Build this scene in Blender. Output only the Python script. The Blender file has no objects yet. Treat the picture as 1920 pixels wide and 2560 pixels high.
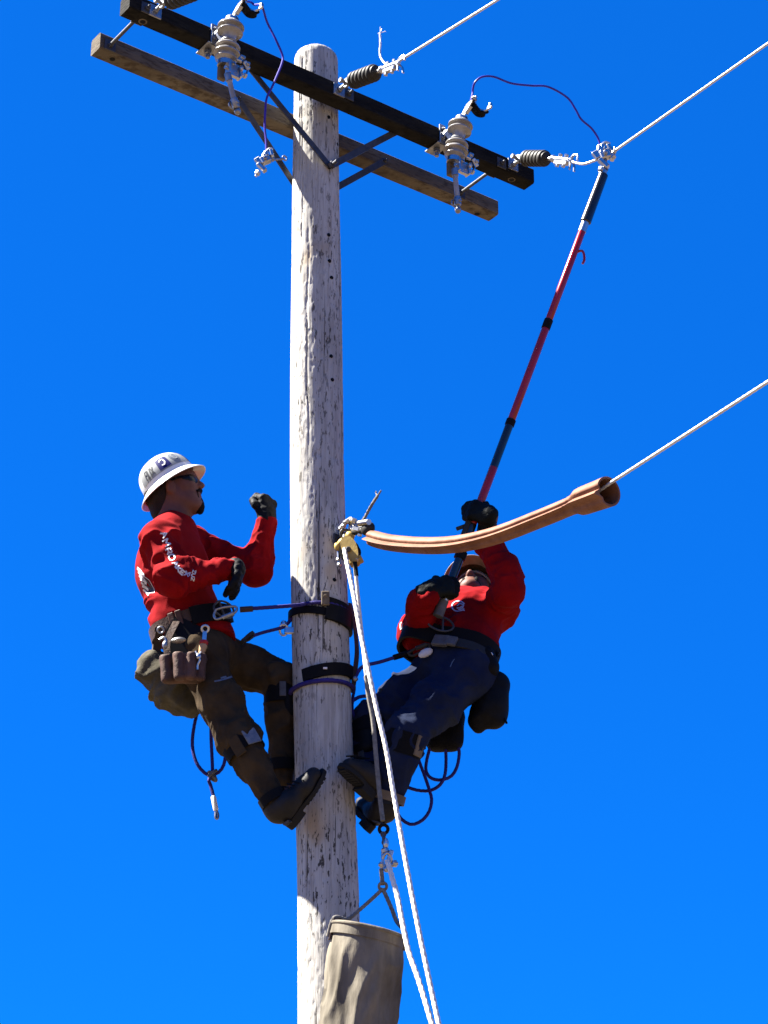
import bpy, bmesh, math, random
import numpy as np
from mathutils import Vector, Matrix
from mathutils.bvhtree import BVHTree

scene = bpy.context.scene
col = scene.collection
random.seed(7)
RNG = np.random.RandomState(11)

# ------------------------------------------------------------------ camera, sky, sun, exposure
PITCH = math.radians(25.0)
FPX = 5281.0                                  # focal length in pixels of the 1920 x 2560 photograph
CAM = np.array([0.0, -7.834, 1.6])
camd = bpy.data.cameras.new('camera')
camd.sensor_fit = 'VERTICAL'
camd.sensor_height = 24.0
camd.lens = 24.0 * FPX / 2560.0
camd.clip_start = 0.05
camd.clip_end = 5000
cam = bpy.data.objects.new('camera', camd)
col.objects.link(cam)
cam.location = CAM
cam.rotation_euler = (math.pi / 2 + PITCH, 0, 0)
scene.camera = cam

SUN_EL = math.radians(53)
SUN_DIR = np.array([-math.cos(SUN_EL), 0.035, math.sin(SUN_EL)])
world = bpy.data.worlds.new('World')
scene.world = world
world.use_nodes = True
wn = world.node_tree
wn.nodes.clear()
sky = wn.nodes.new('ShaderNodeTexSky')
sky.sky_type = 'NISHITA'
sky.sun_disc = False
sky.sun_elevation = SUN_EL
sky.sun_rotation = math.radians(270)
sky.altitude = 600
sky.air_density = 1.0
sky.dust_density = 0.3
sky.ozone_density = 3.0
tint = wn.nodes.new('ShaderNodeMix')
tint.data_type = 'RGBA'
tint.blend_type = 'MULTIPLY'
tint.inputs[0].default_value = 1.0
tint.inputs[7].default_value = (0.008, 0.285, 0.78, 1)
bg = wn.nodes.new('ShaderNodeBackground')
bg.inputs[1].default_value = 0.05
wo = wn.nodes.new('ShaderNodeOutputWorld')
wn.links.new(sky.outputs[0], tint.inputs[6])
even = wn.nodes.new('ShaderNodeMix')          # a little even blue scattering over the whole sky
even.data_type = 'RGBA'
even.inputs[0].default_value = 0.5
even.inputs[7].default_value = (0.014, 0.58, 2.68, 1)
wn.links.new(tint.outputs[2], even.inputs[6])
wn.links.new(even.outputs[2], bg.inputs[0])
wn.links.new(bg.outputs[0], wo.inputs[0])

sl = bpy.data.lights.new('sun', 'SUN')
sl.energy = 5.0
sl.angle = math.radians(0.5)
sl.color = (1.0, 0.95, 0.86)
sun = bpy.data.objects.new('sun', sl)
col.objects.link(sun)
sun.location = (-20, 0, 30)
sun.rotation_euler = Vector(SUN_DIR).to_track_quat('Z', 'Y').to_euler()

scene.view_settings.view_transform = 'Standard'
scene.view_settings.look = 'None'
scene.view_settings.gamma = 1.0
scene.view_settings.exposure = 2.7
scene.view_settings.use_curve_mapping = False
scene.cycles.max_bounces = 6

# ------------------------------------------------------------------ picture point -> place in the world
CF = np.array([0, math.cos(PITCH), math.sin(PITCH)])
CU = np.array([0, -math.sin(PITCH), math.cos(PITCH)])
CR = np.array([1.0, 0, 0])

def ray(u, v):
    return CF + CR * (u - 960) / FPX + CU * (1280 - v) / FPX

def W(u, v, y):
    """the point on the sight line of photo pixel (u, v) that stands y metres behind the pole axis"""
    r = ray(u, v)
    return CAM + r * ((y - CAM[1]) / r[1])

ARM_A = math.radians(36.3)
AD = np.array([math.cos(ARM_A), math.sin(ARM_A), 0])       # along the crossarms
AN = np.array([math.sin(ARM_A), -math.cos(ARM_A), 0])      # along the wires
AC = np.array([-0.274, 0, 0])                               # pole axis at arm height
ZV = np.array([0, 0, 1.0])

def Wn(u, v, off):
    """on the vertical plane parallel to the crossarms, off metres in front of the pole axis"""
    r = ray(u, v)
    return CAM + r * ((off - (CAM - AC) @ AN) / (r @ AN))

def Wd(u, v, t):
    """on the vertical plane that holds a wire leaving the arm t metres from the pole axis"""
    r = ray(u, v)
    return CAM + r * ((t - (CAM - AC) @ AD) / (r @ AD))

def unit(a):
    a = np.asarray(a, float)
    return a / np.linalg.norm(a)

def perp(a):
    a = unit(a)
    h = ZV if abs(a[2]) < .9 else CR
    return unit(np.cross(a, h))

# ------------------------------------------------------------------ materials
def mat(name, c, rough=.6, metal=0., c2=None, vscale=6., stretch=(1, 1, 1), lo=.35, hi=.65,
        bump=.0, bscale=80., bstretch=None, spec=.22, extra=None, coat=0.):
    m = bpy.data.materials.new(name)
    m.use_nodes = True
    nt = m.node_tree
    b = nt.nodes['Principled BSDF']
    b.inputs['Roughness'].default_value = rough
    b.inputs['Metallic'].default_value = metal
    b.inputs['Specular IOR Level'].default_value = spec
    b.inputs['Coat Weight'].default_value = coat
    tc = nt.nodes.new('ShaderNodeTexCoord')
    def noise(scale, st, detail=5., rgh=.6):
        mp = nt.nodes.new('ShaderNodeMapping')
        mp.inputs['Scale'].default_value = st
        nt.links.new(tc.outputs['Object'], mp.inputs[0])
        n = nt.nodes.new('ShaderNodeTexNoise')
        n.inputs['Scale'].default_value = scale
        n.inputs['Detail'].default_value = detail
        n.inputs['Roughness'].default_value = rgh
        nt.links.new(mp.outputs[0], n.inputs[0])
        return n
    def ramp(src, stops):
        r = nt.nodes.new('ShaderNodeValToRGB')
        e = r.color_ramp.elements
        while len(e) < len(stops):
            e.new(.5)
        for k, (p, cc) in enumerate(stops):
            e[k].position = p
            e[k].color = (*cc, 1) if len(cc) == 3 else cc
        nt.links.new(src, r.inputs[0])
        return r
    def mix(a, bb, fac, mode='MIX'):
        x = nt.nodes.new('ShaderNodeMix')
        x.data_type = 'RGBA'
        x.blend_type = mode
        if isinstance(fac, (int, float)):
            x.inputs[0].default_value = fac
        else:
            nt.links.new(fac, x.inputs[0])
        for s, i in ((a, 6), (bb, 7)):
            if isinstance(s, tuple):
                x.inputs[i].default_value = (*s, 1)
            else:
                nt.links.new(s, x.inputs[i])
        return x.outputs[2]
    c2 = c2 or tuple(k * .72 for k in c)
    c, c2 = tuple(k * .72 for k in c), tuple(k * .72 for k in c2)
    n = noise(vscale, stretch)
    r = ramp(n.outputs[0], [(lo, c), (hi, c2)])
    out = r.outputs[0]
    if extra:
        out = extra(nt, out, noise, ramp, mix)
    nt.links.new(out, b.inputs['Base Color'])
    if bump > 0:
        nb = noise(bscale, bstretch or stretch, 4.)
        bp = nt.nodes.new('ShaderNodeBump')
        bp.inputs['Strength'].default_value = bump
        bp.inputs['Distance'].default_value = .01
        nt.links.new(nb.outputs[0], bp.inputs['Height'])
        nt.links.new(bp.outputs[0], b.inputs['Normal'])
    return m

def pole_extra(nt, out, noise, ramp, mix):
    # weather streaks, warm knots, short gaff scars, splinters, long drying checks
    s = noise(9, (5, 5, .22), 3)
    out = mix(out, (.25, .235, .21), ramp(s.outputs[0], [(.50, (0, 0, 0)), (.70, (.75, .75, .75))]).outputs[0])
    f = noise(40, (3.2, 3.2, .12), 4, .6)
    out = mix(out, (.20, .185, .165), ramp(f.outputs[0], [(.54, (0, 0, 0)), (.64, (.55, .55, .55))]).outputs[0])
    w = noise(5, (1, 1, .6), 2)
    out = mix(out, (.30, .215, .12), ramp(w.outputs[0], [(.62, (0, 0, 0)), (.72, (.6, .6, .6))]).outputs[0])
    b = noise(3.2, (1, 1, .5), 2)            # scarred stretches come and go along the pole
    dens = ramp(b.outputs[0], [(.38, (0, 0, 0)), (.60, (1, 1, 1))])
    k = noise(38, (2.0, 2.0, .55), 4, .62)
    scar = ramp(k.outputs[0], [(.572, (0, 0, 0)), (.605, (.9, .9, .9))])
    both = nt.nodes.new('ShaderNodeMath')
    both.operation = 'MULTIPLY'
    nt.links.new(scar.outputs[0], both.inputs[0])
    nt.links.new(dens.outputs[0], both.inputs[1])
    out = mix(out, (.022, .019, .016), both.outputs[0])
    k2 = noise(38, (1.6, 1.6, .42), 3, .6)
    out = mix(out, (.045, .038, .030), ramp(k2.outputs[0], [(.635, (0, 0, 0)), (.675, (.75, .75, .75))]).outputs[0])
    ck = noise(7, (9, 9, .10), 2, .4)
    out = mix(out, (.05, .045, .04), ramp(ck.outputs[0], [(.68, (0, 0, 0)), (.71, (.85, .85, .85))]).outputs[0])
    return out

def wood_extra(dark):
    def f(nt, out, noise, ramp, mix):
        mp = noise(26, (1, 1, 9), 4)
        mp.inputs['Scale'].default_value = 12
        return mix(out, dark, ramp(mp.outputs[0], [(.5, (0, 0, 0)), (.68, (.85, .85, .85))]).outputs[0])
    return f

M = {}
M['pole'] = mat('weathered pole wood', (.60, .58, .525), .9, c2=(.43, .41, .37), vscale=5, stretch=(2, 2, .5),
                bump=.22, bscale=55, bstretch=(3.4, 3.4, .14), spec=.12, extra=pole_extra)
M['arm_dark'] = mat('creosoted arm wood', (.020, .018, .016), .75, c2=(.042, .036, .028), vscale=7, bump=.35, bscale=40, spec=.25)
M['arm_grey'] = mat('greyed arm wood', (.15, .12, .09), .85, c2=(.075, .058, .042), vscale=7, bump=.35, bscale=40, spec=.2)
M['steel'] = mat('galvanised steel', (.42, .43, .45), .42, .9, c2=(.26, .27, .28), vscale=30, bump=.08, bscale=120)
M['bright'] = mat('bright cast aluminium', (.74, .74, .74), .34, 1.0, c2=(.50, .50, .50), vscale=12, bump=.04, bscale=60)
M['dark_steel'] = mat('dark brace steel', (.10, .105, .12), .55, .5, c2=(.06, .062, .07), vscale=20, bump=.08)
M['porcelain'] = mat('grey porcelain', (.44, .42, .385), .18, c2=(.28, .265, .24), vscale=18, coat=.5)
M['polymer'] = mat('dark grey polymer', (.034, .030, .024), .6, c2=(.02, .018, .015), vscale=20)
M['wire'] = mat('bare aluminium conductor', (.92, .93, .95), .45, .2, c2=(.66, .67, .69), vscale=60)
M['jumper'] = mat('dark blue insulation', (.06, .032, .42), .45, c2=(.045, .024, .32), vscale=40)
M['stick_red'] = mat('red fibreglass', (.40, .010, .012), .22, c2=(.30, .007, .009), vscale=14, coat=.25, spec=.3)
M['black_rubber'] = mat('black rubber', (.006, .006, .0065), .6, c2=(.010, .010, .011), vscale=30, spec=.08)
M['black_gloss'] = mat('black glossy tube', (.01, .01, .011), .28, c2=(.016, .016, .016), vscale=20, coat=.5)
M['grip_grey'] = mat('grey worn grip', (.13, .13, .135), .6, c2=(.07, .07, .075), vscale=20)
M['orange'] = mat('orange rubber hose', (.30, .145, .088), .6, c2=(.19, .082, .046), vscale=14, bump=.15, bscale=40, spec=.1)
M['orange_in'] = mat('dark hose bore', (.05, .02, .012), .8)
M['shirt'] = mat('red knit cotton', (.27, .005, .008), .9, c2=(.21, .003, .005), vscale=10, bump=.12, bscale=260, spec=.05)
M['trousers'] = mat('olive brown work cloth', (.066, .045, .025), .9, c2=(.032, .022, .013), vscale=9, bump=.2, bscale=220, spec=.05)
M['jeans'] = mat('dark blue denim', (.011, .017, .045), .9, c2=(.021, .029, .060), vscale=8, bump=.2, bscale=240, spec=.05)
M['boot'] = mat('dark boot leather', (.010, .0088, .0078), .6, c2=(.02, .017, .015), vscale=14, bump=.2, bscale=60)
M['sole'] = mat('black boot rubber', (.012, .012, .012), .75, bump=.2, bscale=60)
M['tan'] = mat('tan suede', (.20, .155, .10), .85, c2=(.13, .10, .065), vscale=14, bump=.2)
M['glove'] = mat('black leather glove', (.005, .005, .006), .65, c2=(.009, .009, .0095), vscale=20, bump=.25, bscale=70, spec=.1)
M['glove_green'] = mat('dark green grey glove', (.010, .013, .0115), .7, c2=(.004, .005, .0045), vscale=22, bump=.25, bscale=70, spec=.1)
M['hat'] = mat('white hard hat shell', (.86, .86, .84), .22, c2=(.82, .82, .79), vscale=5, coat=.3)
M['hat_brown'] = mat('tan fibre hard hat', (.34, .28, .19), .5, c2=(.23, .18, .115), vscale=14)
M['silver_band'] = mat('silver reflective tape', (.33, .345, .335), .55, c2=(.25, .26, .255), vscale=14)
M['blue'] = mat('blue sticker', (.004, .006, .14), .6, spec=.1)
M['white'] = mat('white print', (.80, .79, .78), .7, c2=(.66, .64, .66), vscale=40)
M['lilac'] = mat('pale violet print', (.52, .50, .66), .7)
M['ink'] = mat('dark sticker ink', (.06, .065, .07), .6)
M['slate'] = mat('slate sticker', (.10, .13, .19), .6, c2=(.2, .22, .24), vscale=60)
M['leather'] = mat('brown belt leather', (.085, .046, .030), .6, c2=(.05, .028, .02), vscale=16, bump=.25, bscale=70)
M['pouch'] = mat('reddish brown pouch leather', (.125, .062, .042), .7, c2=(.05, .026, .018), vscale=14, bump=.25, bscale=60)
M['webbing'] = mat('black webbing', (.006, .006, .007), .75, bump=.2, bscale=200, spec=.1)
M['cord'] = mat('blue black rope', (.030, .020, .19), .75, c2=(.022, .016, .12), vscale=60, bump=.2, bscale=160)
M['brown_strap'] = mat('brown webbing', (.055, .032, .028), .75, c2=(.03, .02, .018), vscale=20)
M['canvas'] = mat('dirty tan canvas', (.25, .222, .172), .95, c2=(.105, .091, .068), vscale=9, stretch=(1, 1, .35), bump=.35, bscale=40, spec=.1)
M['canvas_dark'] = mat('olive grey canvas', (.11, .10, .072), .95, c2=(.055, .048, .032), vscale=8, bump=.35, bscale=50, spec=.1)
M['rope'] = mat('white braided rope', (1.02, .95, .82), .9, c2=(.86, .78, .64), vscale=60, bump=.2, bscale=200, spec=.1)
M['rope_grey'] = mat('greyed rope', (.26, .24, .21), .9, c2=(.16, .15, .13), vscale=60, bump=.2, bscale=200, spec=.1)
M['yellow'] = mat('worn yellow paint', (.58, .40, .10), .5, c2=(.40, .27, .07), vscale=18, bump=.1)
M['skin'] = mat('sun tanned skin', (.175, .068, .042), .6, c2=(.12, .044, .027), vscale=14, bump=.08, bscale=90)
M['hair'] = mat('dark brown hair', (.016, .011, .008), .6, c2=(.03, .02, .014), vscale=30, stretch=(1, 1, .3), bump=.6, bscale=120, spec=.1)
M['beard'] = mat('black beard hair', (.008, .006, .006), .7, bump=.6, bscale=140, spec=.08)
M['lens'] = mat('dark sunglass lens', (.004, .004, .006), .3, spec=.2)
M['red_plastic'] = mat('red plastic handle', (.40, .02, .02), .4)
M['wood_handle'] = mat('pale wooden handle', (.45, .28, .14), .6)
M['bandana'] = mat('pale tan cloth liner', (.50, .40, .30), .9, c2=(.34, .27, .20), vscale=20)
M['ground'] = mat('dry grass and gravel', (.13, .095, .062), .95, c2=(.09, .066, .044), vscale=.6, bump=.6, bscale=14, spec=.1)

# ------------------------------------------------------------------ object helpers
ORG = {}
def thing(name, label, cat, loc, group=None):
    o = bpy.data.objects.new(name, None)
    o.empty_display_size = .1
    col.objects.link(o)
    o.location = loc
    ORG[o.name] = np.array(loc, float)
    tag(o, label, cat, group)
    return o

def tag(o, label, cat, group=None):
    o['label'] = label
    o['category'] = cat
    if group:
        o['group'] = group

def link_mesh(me, name, m, parent=None, label=None):
    o = bpy.data.objects.new(name, me)
    col.objects.link(o)
    me.name = name
    if m:
        me.materials.append(M[m])
    if parent:
        o.parent = parent
        if parent.name in ORG:                   # a part hangs on its thing's empty; points stay world points
            o.location = -ORG[parent.name]
    if label:
        o['label'] = label
    return o

class MB:
    def __init__(s):
        s.v = []
        s.f = []
        s.n = 0
    def add(s, vs, fs):
        vs = np.asarray(vs, float)
        s.v.append(vs)
        s.f += [tuple(int(i) + s.n for i in f) for f in fs]
        s.n += len(vs)
        return s
    def sweep(s, pts, prof, up=None, closed=False, caps=True):
        """prof: (m,2) or a list of one per point, laid in the plane across the path"""
        pts = np.asarray(pts, float)
        n = len(pts)
        if closed:
            tan = np.roll(pts, -1, 0) - np.roll(pts, 1, 0)
        else:
            tan = np.gradient(pts, axis=0)
        tan /= np.linalg.norm(tan, axis=1)[:, None] + 1e-12
        per = not (isinstance(prof, np.ndarray) and prof.ndim == 2)
        m = len(prof[0]) if per else len(prof)
        N = perp(tan[0])
        vs = []
        for i in range(n):
            t = tan[i]
            if up is not None:
                u_ = up[i] if np.ndim(up) == 2 else np.asarray(up, float)
                N = u_ - t * (u_ @ t)
            else:
                N = N - t * (N @ t)
            N = unit(N)
            B = np.cross(t, N)
            p = prof[i] if per else prof
            vs.append(pts[i] + np.outer(p[:, 0], N) + np.outer(p[:, 1], B))
        fs = []
        for i in range(n if closed else n - 1):
            j = (i + 1) % n
            for k in range(m):
                l = (k + 1) % m
                fs.append((i * m + k, i * m + l, j * m + l, j * m + k))
        if caps and not closed:
            fs.append(tuple(range(m - 1, -1, -1)))
            fs.append(tuple((n - 1) * m + k for k in range(m)))
        return s.add(np.concatenate(vs), fs)
    def tube(s, pts, r, n=10, closed=False, up=None, flat=1.):
        pts = np.asarray(pts, float)
        a = np.arange(n) * 2 * math.pi / n
        c = np.stack([np.cos(a), np.sin(a) * flat], 1)
        rr = np.broadcast_to(np.asarray(r, float), (len(pts),))
        return s.sweep(pts, [c * k for k in rr], up, closed)
    def rope(s, pts, r, strands=3, pitch=.06, n=12, depth=.16, step=.008):
        pts = resample(pts, step)
        a = np.arange(n) * 2 * math.pi / n
        out = []
        for i in range(len(pts)):
            ph = i * step / pitch * 2 * math.pi
            k = r * (1 - depth + depth * np.abs(np.cos((a - ph) * strands / 2)) * 1.6)
            out.append(np.stack([np.cos(a) * k, np.sin(a) * k], 1))
        return s.sweep(pts, out)
    def strap(s, pts, wdir, w, t, closed=False):
        """flat band: wdir is the direction of its width"""
        pr = np.array([(-w / 2, -t / 2), (w / 2, -t / 2), (w / 2, t / 2), (-w / 2, t / 2)])
        return s.sweep(pts, pr, up=np.asarray(wdir, float), closed=closed)
    def lathe(s, a, b, prof, n=24):
        """prof: list of (fraction along a->b, radius)"""
        a = np.asarray(a, float)
        b = np.asarray(b, float)
        N = perp(b - a)
        B = np.cross(unit(b - a), N)
        an = np.arange(n) * 2 * math.pi / n
        ring = np.outer(np.cos(an), N) + np.outer(np.sin(an), B)
        vs = [a + (b - a) * t + ring * r for t, r in prof]
        fs = []
        for i in range(len(prof) - 1):
            for k in range(n):
                l = (k + 1) % n
                fs.append((i * n + k, i * n + l, (i + 1) * n + l, (i + 1) * n + k))
        fs.append(tuple(range(n - 1, -1, -1)))
        fs.append(tuple((len(prof) - 1) * n + k for k in range(n)))
        return s.add(np.concatenate(vs), fs)
    def box(s, c, X, Y, hx, hy, hz, ch=.003):
        """chamfered box, X and Y two of its axes, half sizes"""
        X = unit(X)
        Y = np.asarray(Y, float)
        Y = unit(Y - X * (X @ Y))
        Z = np.cross(X, Y)
        ch = min(ch, .45 * min(hx, hy, hz))
        bm = bmesh.new()
        for sx in (-1, 1):
            for sy in (-1, 1):
                for sz in (-1, 1):
                    for q in ((0, ch, ch), (ch, 0, ch), (ch, ch, 0)):
                        bm.verts.new(Vector(c + X * sx * (hx - q[0]) + Y * sy * (hy - q[1]) + Z * sz * (hz - q[2])))
        bmesh.ops.convex_hull(bm, input=bm.verts)
        bm.verts.index_update()
        s.add([v.co[:] for v in bm.verts], [[v.index for v in f.verts] for f in bm.faces])
        bm.free()
        return s
    def hull(s, pts):
        bm = bmesh.new()
        for p in pts:
            bm.verts.new(Vector(p))
        r = bmesh.ops.convex_hull(bm, input=bm.verts)
        bmesh.ops.delete(bm, geom=[e for e in r['geom_interior'] if isinstance(e, bmesh.types.BMVert)], context='VERTS')
        bm.verts.index_update()
        s.add([v.co[:] for v in bm.verts], [[v.index for v in f.verts] for f in bm.faces])
        bm.free()
        return s
    def ball(s, c, r, X=(1, 0, 0), Y=(0, 1, 0), n=12):
        r = np.broadcast_to(np.asarray(r, float), (3,))
        X = unit(X)
        Y = np.asarray(Y, float)
        Y = unit(Y - X * (X @ Y))
        Z = np.cross(X, Y)
        vs = [np.asarray(c) - Z * r[2]]
        k = n // 2
        for i in range(1, k):
            th = math.pi * i / k
            for j in range(n):
                ph = 2 * math.pi * j / n
                vs.append(np.asarray(c) + X * r[0] * math.sin(th) * math.cos(ph) + Y * r[1] * math.sin(th) * math.sin(ph) - Z * r[2] * math.cos(th))
        vs.append(np.asarray(c) + Z * r[2])
        fs = [(0, 1 + (j + 1) % n, 1 + j) for j in range(n)]
        for i in range(k - 2):
            for j in range(n):
                l = (j + 1) % n
                fs.append((1 + i * n + j, 1 + i * n + l, 1 + (i + 1) * n + l, 1 + (i + 1) * n + j))
        e = len(vs) - 1
        fs += [(e, 1 + (k - 2) * n + j, 1 + (k - 2) * n + (j + 1) % n) for j in range(n)]
        return s.add(vs, fs)
    def torus(s, c, nrm, R, r, n=24, m=8, ry=None, X=None):
        nrm = unit(nrm)
        X = perp(nrm) if X is None else unit(np.asarray(X, float) - nrm * (nrm @ np.asarray(X, float)))
        Y = np.cross(nrm, X)
        a = np.arange(n) * 2 * math.pi / n
        pts = np.asarray(c) + np.outer(np.cos(a) * R, X) + np.outer(np.sin(a) * (ry or R), Y)
        return s.tube(pts, r, m, closed=True)
    def bolt(s, c, d, r=.012, h=.012, rod=0.):
        """hexagon head on c pointing along d, with a stub of thread"""
        d = unit(d)
        s.lathe(c, c + d * h, [(0, r), (.8, r), (1, r * .82)], 6)
        if rod:
            s.lathe(c, c + d * (h + rod), [(0, r * .45), (1, r * .45)], 10)
        return s
    def build(s, name, m, parent=None, label=None, angle=35, bevel=0):
        me = bpy.data.meshes.new(name)
        me.from_pydata(np.concatenate(s.v).tolist(), [], s.f)
        bm = bmesh.new()
        bm.from_mesh(me)
        bmesh.ops.recalc_face_normals(bm, faces=bm.faces)
        bm.to_mesh(me)
        bm.free()
        me.polygons.foreach_set('use_smooth', [True] * len(me.polygons))
        me.set_sharp_from_angle(angle=math.radians(angle))
        return link_mesh(me, name, m, parent, label)

def resample(pts, step):
    pts = np.asarray(pts, float)
    d = np.r_[0, np.cumsum(np.linalg.norm(np.diff(pts, axis=0), axis=1))]
    n = max(2, int(round(d[-1] / step)) + 1)
    q = np.linspace(0, d[-1], n)
    return np.stack([np.interp(q, d, pts[:, k]) for k in range(3)], 1)

def smooth(pts, n=8):
    """Catmull-Rom through the points"""
    p = np.asarray(pts, float)
    p = np.vstack([2 * p[0] - p[1], p, 2 * p[-1] - p[-2]])
    out = []
    for i in range(1, len(p) - 2):
        for k in range(n):
            t = k / n
            out.append(.5 * (2 * p[i] + (p[i + 1] - p[i - 1]) * t + (2 * p[i - 1] - 5 * p[i] + 4 * p[i + 1] - p[i + 2]) * t * t
                             + (3 * p[i] - p[i - 1] - 3 * p[i + 1] + p[i + 2]) * t ** 3))
    out.append(p[-2])
    return np.array(out)

# ------------------------------------------------------------------ noise and implicit surfaces (cloth, bodies, hands)
_perm = RNG.permutation(256)
_val = RNG.rand(256)
def vnoise(p):
    p = np.asarray(p, float)
    i = np.floor(p).astype(int)
    f = p - i
    f = f * f * (3 - 2 * f)
    r = 0
    for dx in (0, 1):
        for dy in (0, 1):
            for dz in (0, 1):
                h = _perm[(_perm[(_perm[(i[:, 0] + dx) & 255] + i[:, 1] + dy) & 255] + i[:, 2] + dz) & 255]
                w = (f[:, 0] if dx else 1 - f[:, 0]) * (f[:, 1] if dy else 1 - f[:, 1]) * (f[:, 2] if dz else 1 - f[:, 2])
                r = r + w * _val[h]
    return r
def fbm(p, o=3):
    r = 0
    a = .5
    for k in range(o):
        r = r + a * vnoise(p * 2 ** k + 17.3 * k)
        a *= .5
    return r / (1 - .5 ** o)
def ridge(p, power=2.5):
    return (1 - np.abs(2 * fbm(p, 2) - 1)) ** power

class SDF:
    def __init__(s, h):
        s.h = h
        s.p = []
    def cone(s, a, b, ra, rb, k=.03, flat=None, op=1):
        a = np.asarray(a, float)
        b = np.asarray(b, float)
        R = max(ra, rb) * (max(1, flat[1]) if flat is not None else 1)
        lo = np.minimum(a, b) - R
        hi = np.maximum(a, b) + R
        def f(X, Y, Z):
            q = [X - a[0], Y - a[1], Z - a[2]]
            ab = b - a
            if flat is not None:
                w, kk = unit(flat[0]), flat[1]
                dt = (q[0] * w[0] + q[1] * w[1] + q[2] * w[2]) * (1 / kk - 1)
                q = [q[i] + w[i] * dt for i in range(3)]
                ab = ab + w * ((ab @ w) * (1 / kk - 1))
            L = ab @ ab + 1e-12
            t = np.clip((q[0] * ab[0] + q[1] * ab[1] + q[2] * ab[2]) / L, 0, 1)
            d = np.sqrt((q[0] - t * ab[0]) ** 2 + (q[1] - t * ab[1]) ** 2 + (q[2] - t * ab[2]) ** 2)
            return d - (ra + (rb - ra) * t)
        s.p.append((f, lo, hi, k, op))
        return s
    def chain(s, pts, rs, k=.03, flat=None):
        for i in range(len(pts) - 1):
            s.cone(pts[i], pts[i + 1], rs[i], rs[i + 1], k, flat)
        return s
    def ell(s, c, r, X=(1, 0, 0), Y=(0, 1, 0), k=.02, op=1):
        c = np.asarray(c, float)
        X = unit(X)
        Y = np.asarray(Y, float)
        Y = unit(Y - X * (X @ Y))
        Z = np.cross(X, Y)
        r = np.broadcast_to(np.asarray(r, float), (3,))
        R = max(r)
        def f(A, B, C):
            q = [A - c[0], B - c[1], C - c[2]]
            l = [(q[0] * e[0] + q[1] * e[1] + q[2] * e[2]) for e in (X, Y, Z)]
            k0 = np.sqrt((l[0] / r[0]) ** 2 + (l[1] / r[1]) ** 2 + (l[2] / r[2]) ** 2)
            k1 = np.sqrt((l[0] / r[0] ** 2) ** 2 + (l[1] / r[1] ** 2) ** 2 + (l[2] / r[2] ** 2) ** 2)
            return k0 * (k0 - 1) / (k1 + 1e-6)
        s.p.append((f, c - R, c + R, k, op))
        return s
    def plane(s, c, n, k=.004):
        """keep only what lies behind the plane"""
        c = np.asarray(c, float)
        n = unit(n)
        s.p.append((lambda X, Y, Z: -((X - c[0]) * n[0] + (Y - c[1]) * n[1] + (Z - c[2]) * n[2]), None, None, k, -1))
        return s
    def arrays(s):
        h = s.h
        lo = np.min([p[1] for p in s.p if p[1] is not None and p[4] > 0], 0) - 4 * h
        hi = np.max([p[2] for p in s.p if p[2] is not None and p[4] > 0], 0) + 4 * h
        n = np.ceil((hi - lo) / h).astype(int) + 1
        ax = [lo[i] + h * np.arange(n[i]) for i in range(3)]
        D = np.full(n, .5, np.float32)
        for f, l, g, k, op in s.p:
            if l is None:
                i0, i1 = np.zeros(3, int), n
            else:
                m = k + 3 * h
                i0 = np.clip(np.floor((l - m - lo) / h).astype(int), 0, n)
                i1 = np.clip(np.ceil((g + m - lo) / h).astype(int) + 1, 0, n)
            if (i1 <= i0).any():
                continue
            sl_ = tuple(slice(i0[i], i1[i]) for i in range(3))
            X, Y, Z = ax[0][sl_[0], None, None], ax[1][None, sl_[1], None], ax[2][None, None, sl_[2]]
            d = np.asarray(f(X, Y, Z), np.float32)
            d = np.broadcast_to(d, D[sl_].shape)
            c = D[sl_]
            if op > 0:
                hh = np.maximum(k - np.abs(c - d), 0) / k
                D[sl_] = np.minimum(c, d) - hh * hh * k / 4
            else:
                d = -d if l is not None else -d
                hh = np.maximum(k - np.abs(c - d), 0) / k
                D[sl_] = np.maximum(c, d) + hh * hh * k / 4
        ins = D < 0
        cc = ins[:-1, :-1, :-1].astype(np.int8)
        tot = np.zeros(cc.shape, np.int8)
        corners = [(a, b, c) for a in (0, 1) for b in (0, 1) for c in (0, 1)]
        for a, b, c in corners:
            tot += ins[a:n[0] - 1 + a, b:n[1] - 1 + b, c:n[2] - 1 + c]
        act = (tot > 0) & (tot < 8)
        I = np.argwhere(act)
        V8 = np.stack([D[I[:, 0] + a, I[:, 1] + b, I[:, 2] + c] for a, b, c in corners], 1)
        acc = np.zeros((len(I), 3))
        cnt = np.zeros(len(I))
        for e in range(8):
            for g in range(e + 1, 8):
                ce, cg = np.array(corners[e]), np.array(corners[g])
                if np.abs(ce - cg).sum() != 1:
                    continue
                x = (V8[:, e] < 0) != (V8[:, g] < 0)
                t = np.where(x, V8[:, e] / (V8[:, e] - V8[:, g] + 1e-12), 0)
                acc += np.where(x[:, None], ce + t[:, None] * (cg - ce), 0)
                cnt += x
        vs = lo + h * (I + acc / cnt[:, None])
        idx = np.full(act.shape, -1, np.int64)
        idx[tuple(I.T)] = np.arange(len(I))
        quads = []
        for axis in range(3):
            a0 = np.take(ins, range(0, n[axis] - 1), axis)
            a1 = np.take(ins, range(1, n[axis]), axis)
            E = np.argwhere(a0 != a1)
            o1, o2 = [(1, 2), (2, 0), (0, 1)][axis]
            E = E[(E[:, o1] > 0) & (E[:, o2] > 0)]
            fl = ins[tuple(E.T)]
            def g(d1, d2):
                q = E.copy()
                q[:, o1] -= d1
                q[:, o2] -= d2
                return idx[tuple(q.T)]
            q = np.stack([g(0, 0), g(1, 0), g(1, 1), g(0, 1)], 1)
            q = np.where(fl[:, None], q, q[:, ::-1])
            quads.append(q[(q >= 0).all(1)])
        return vs, np.concatenate(quads)
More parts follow.
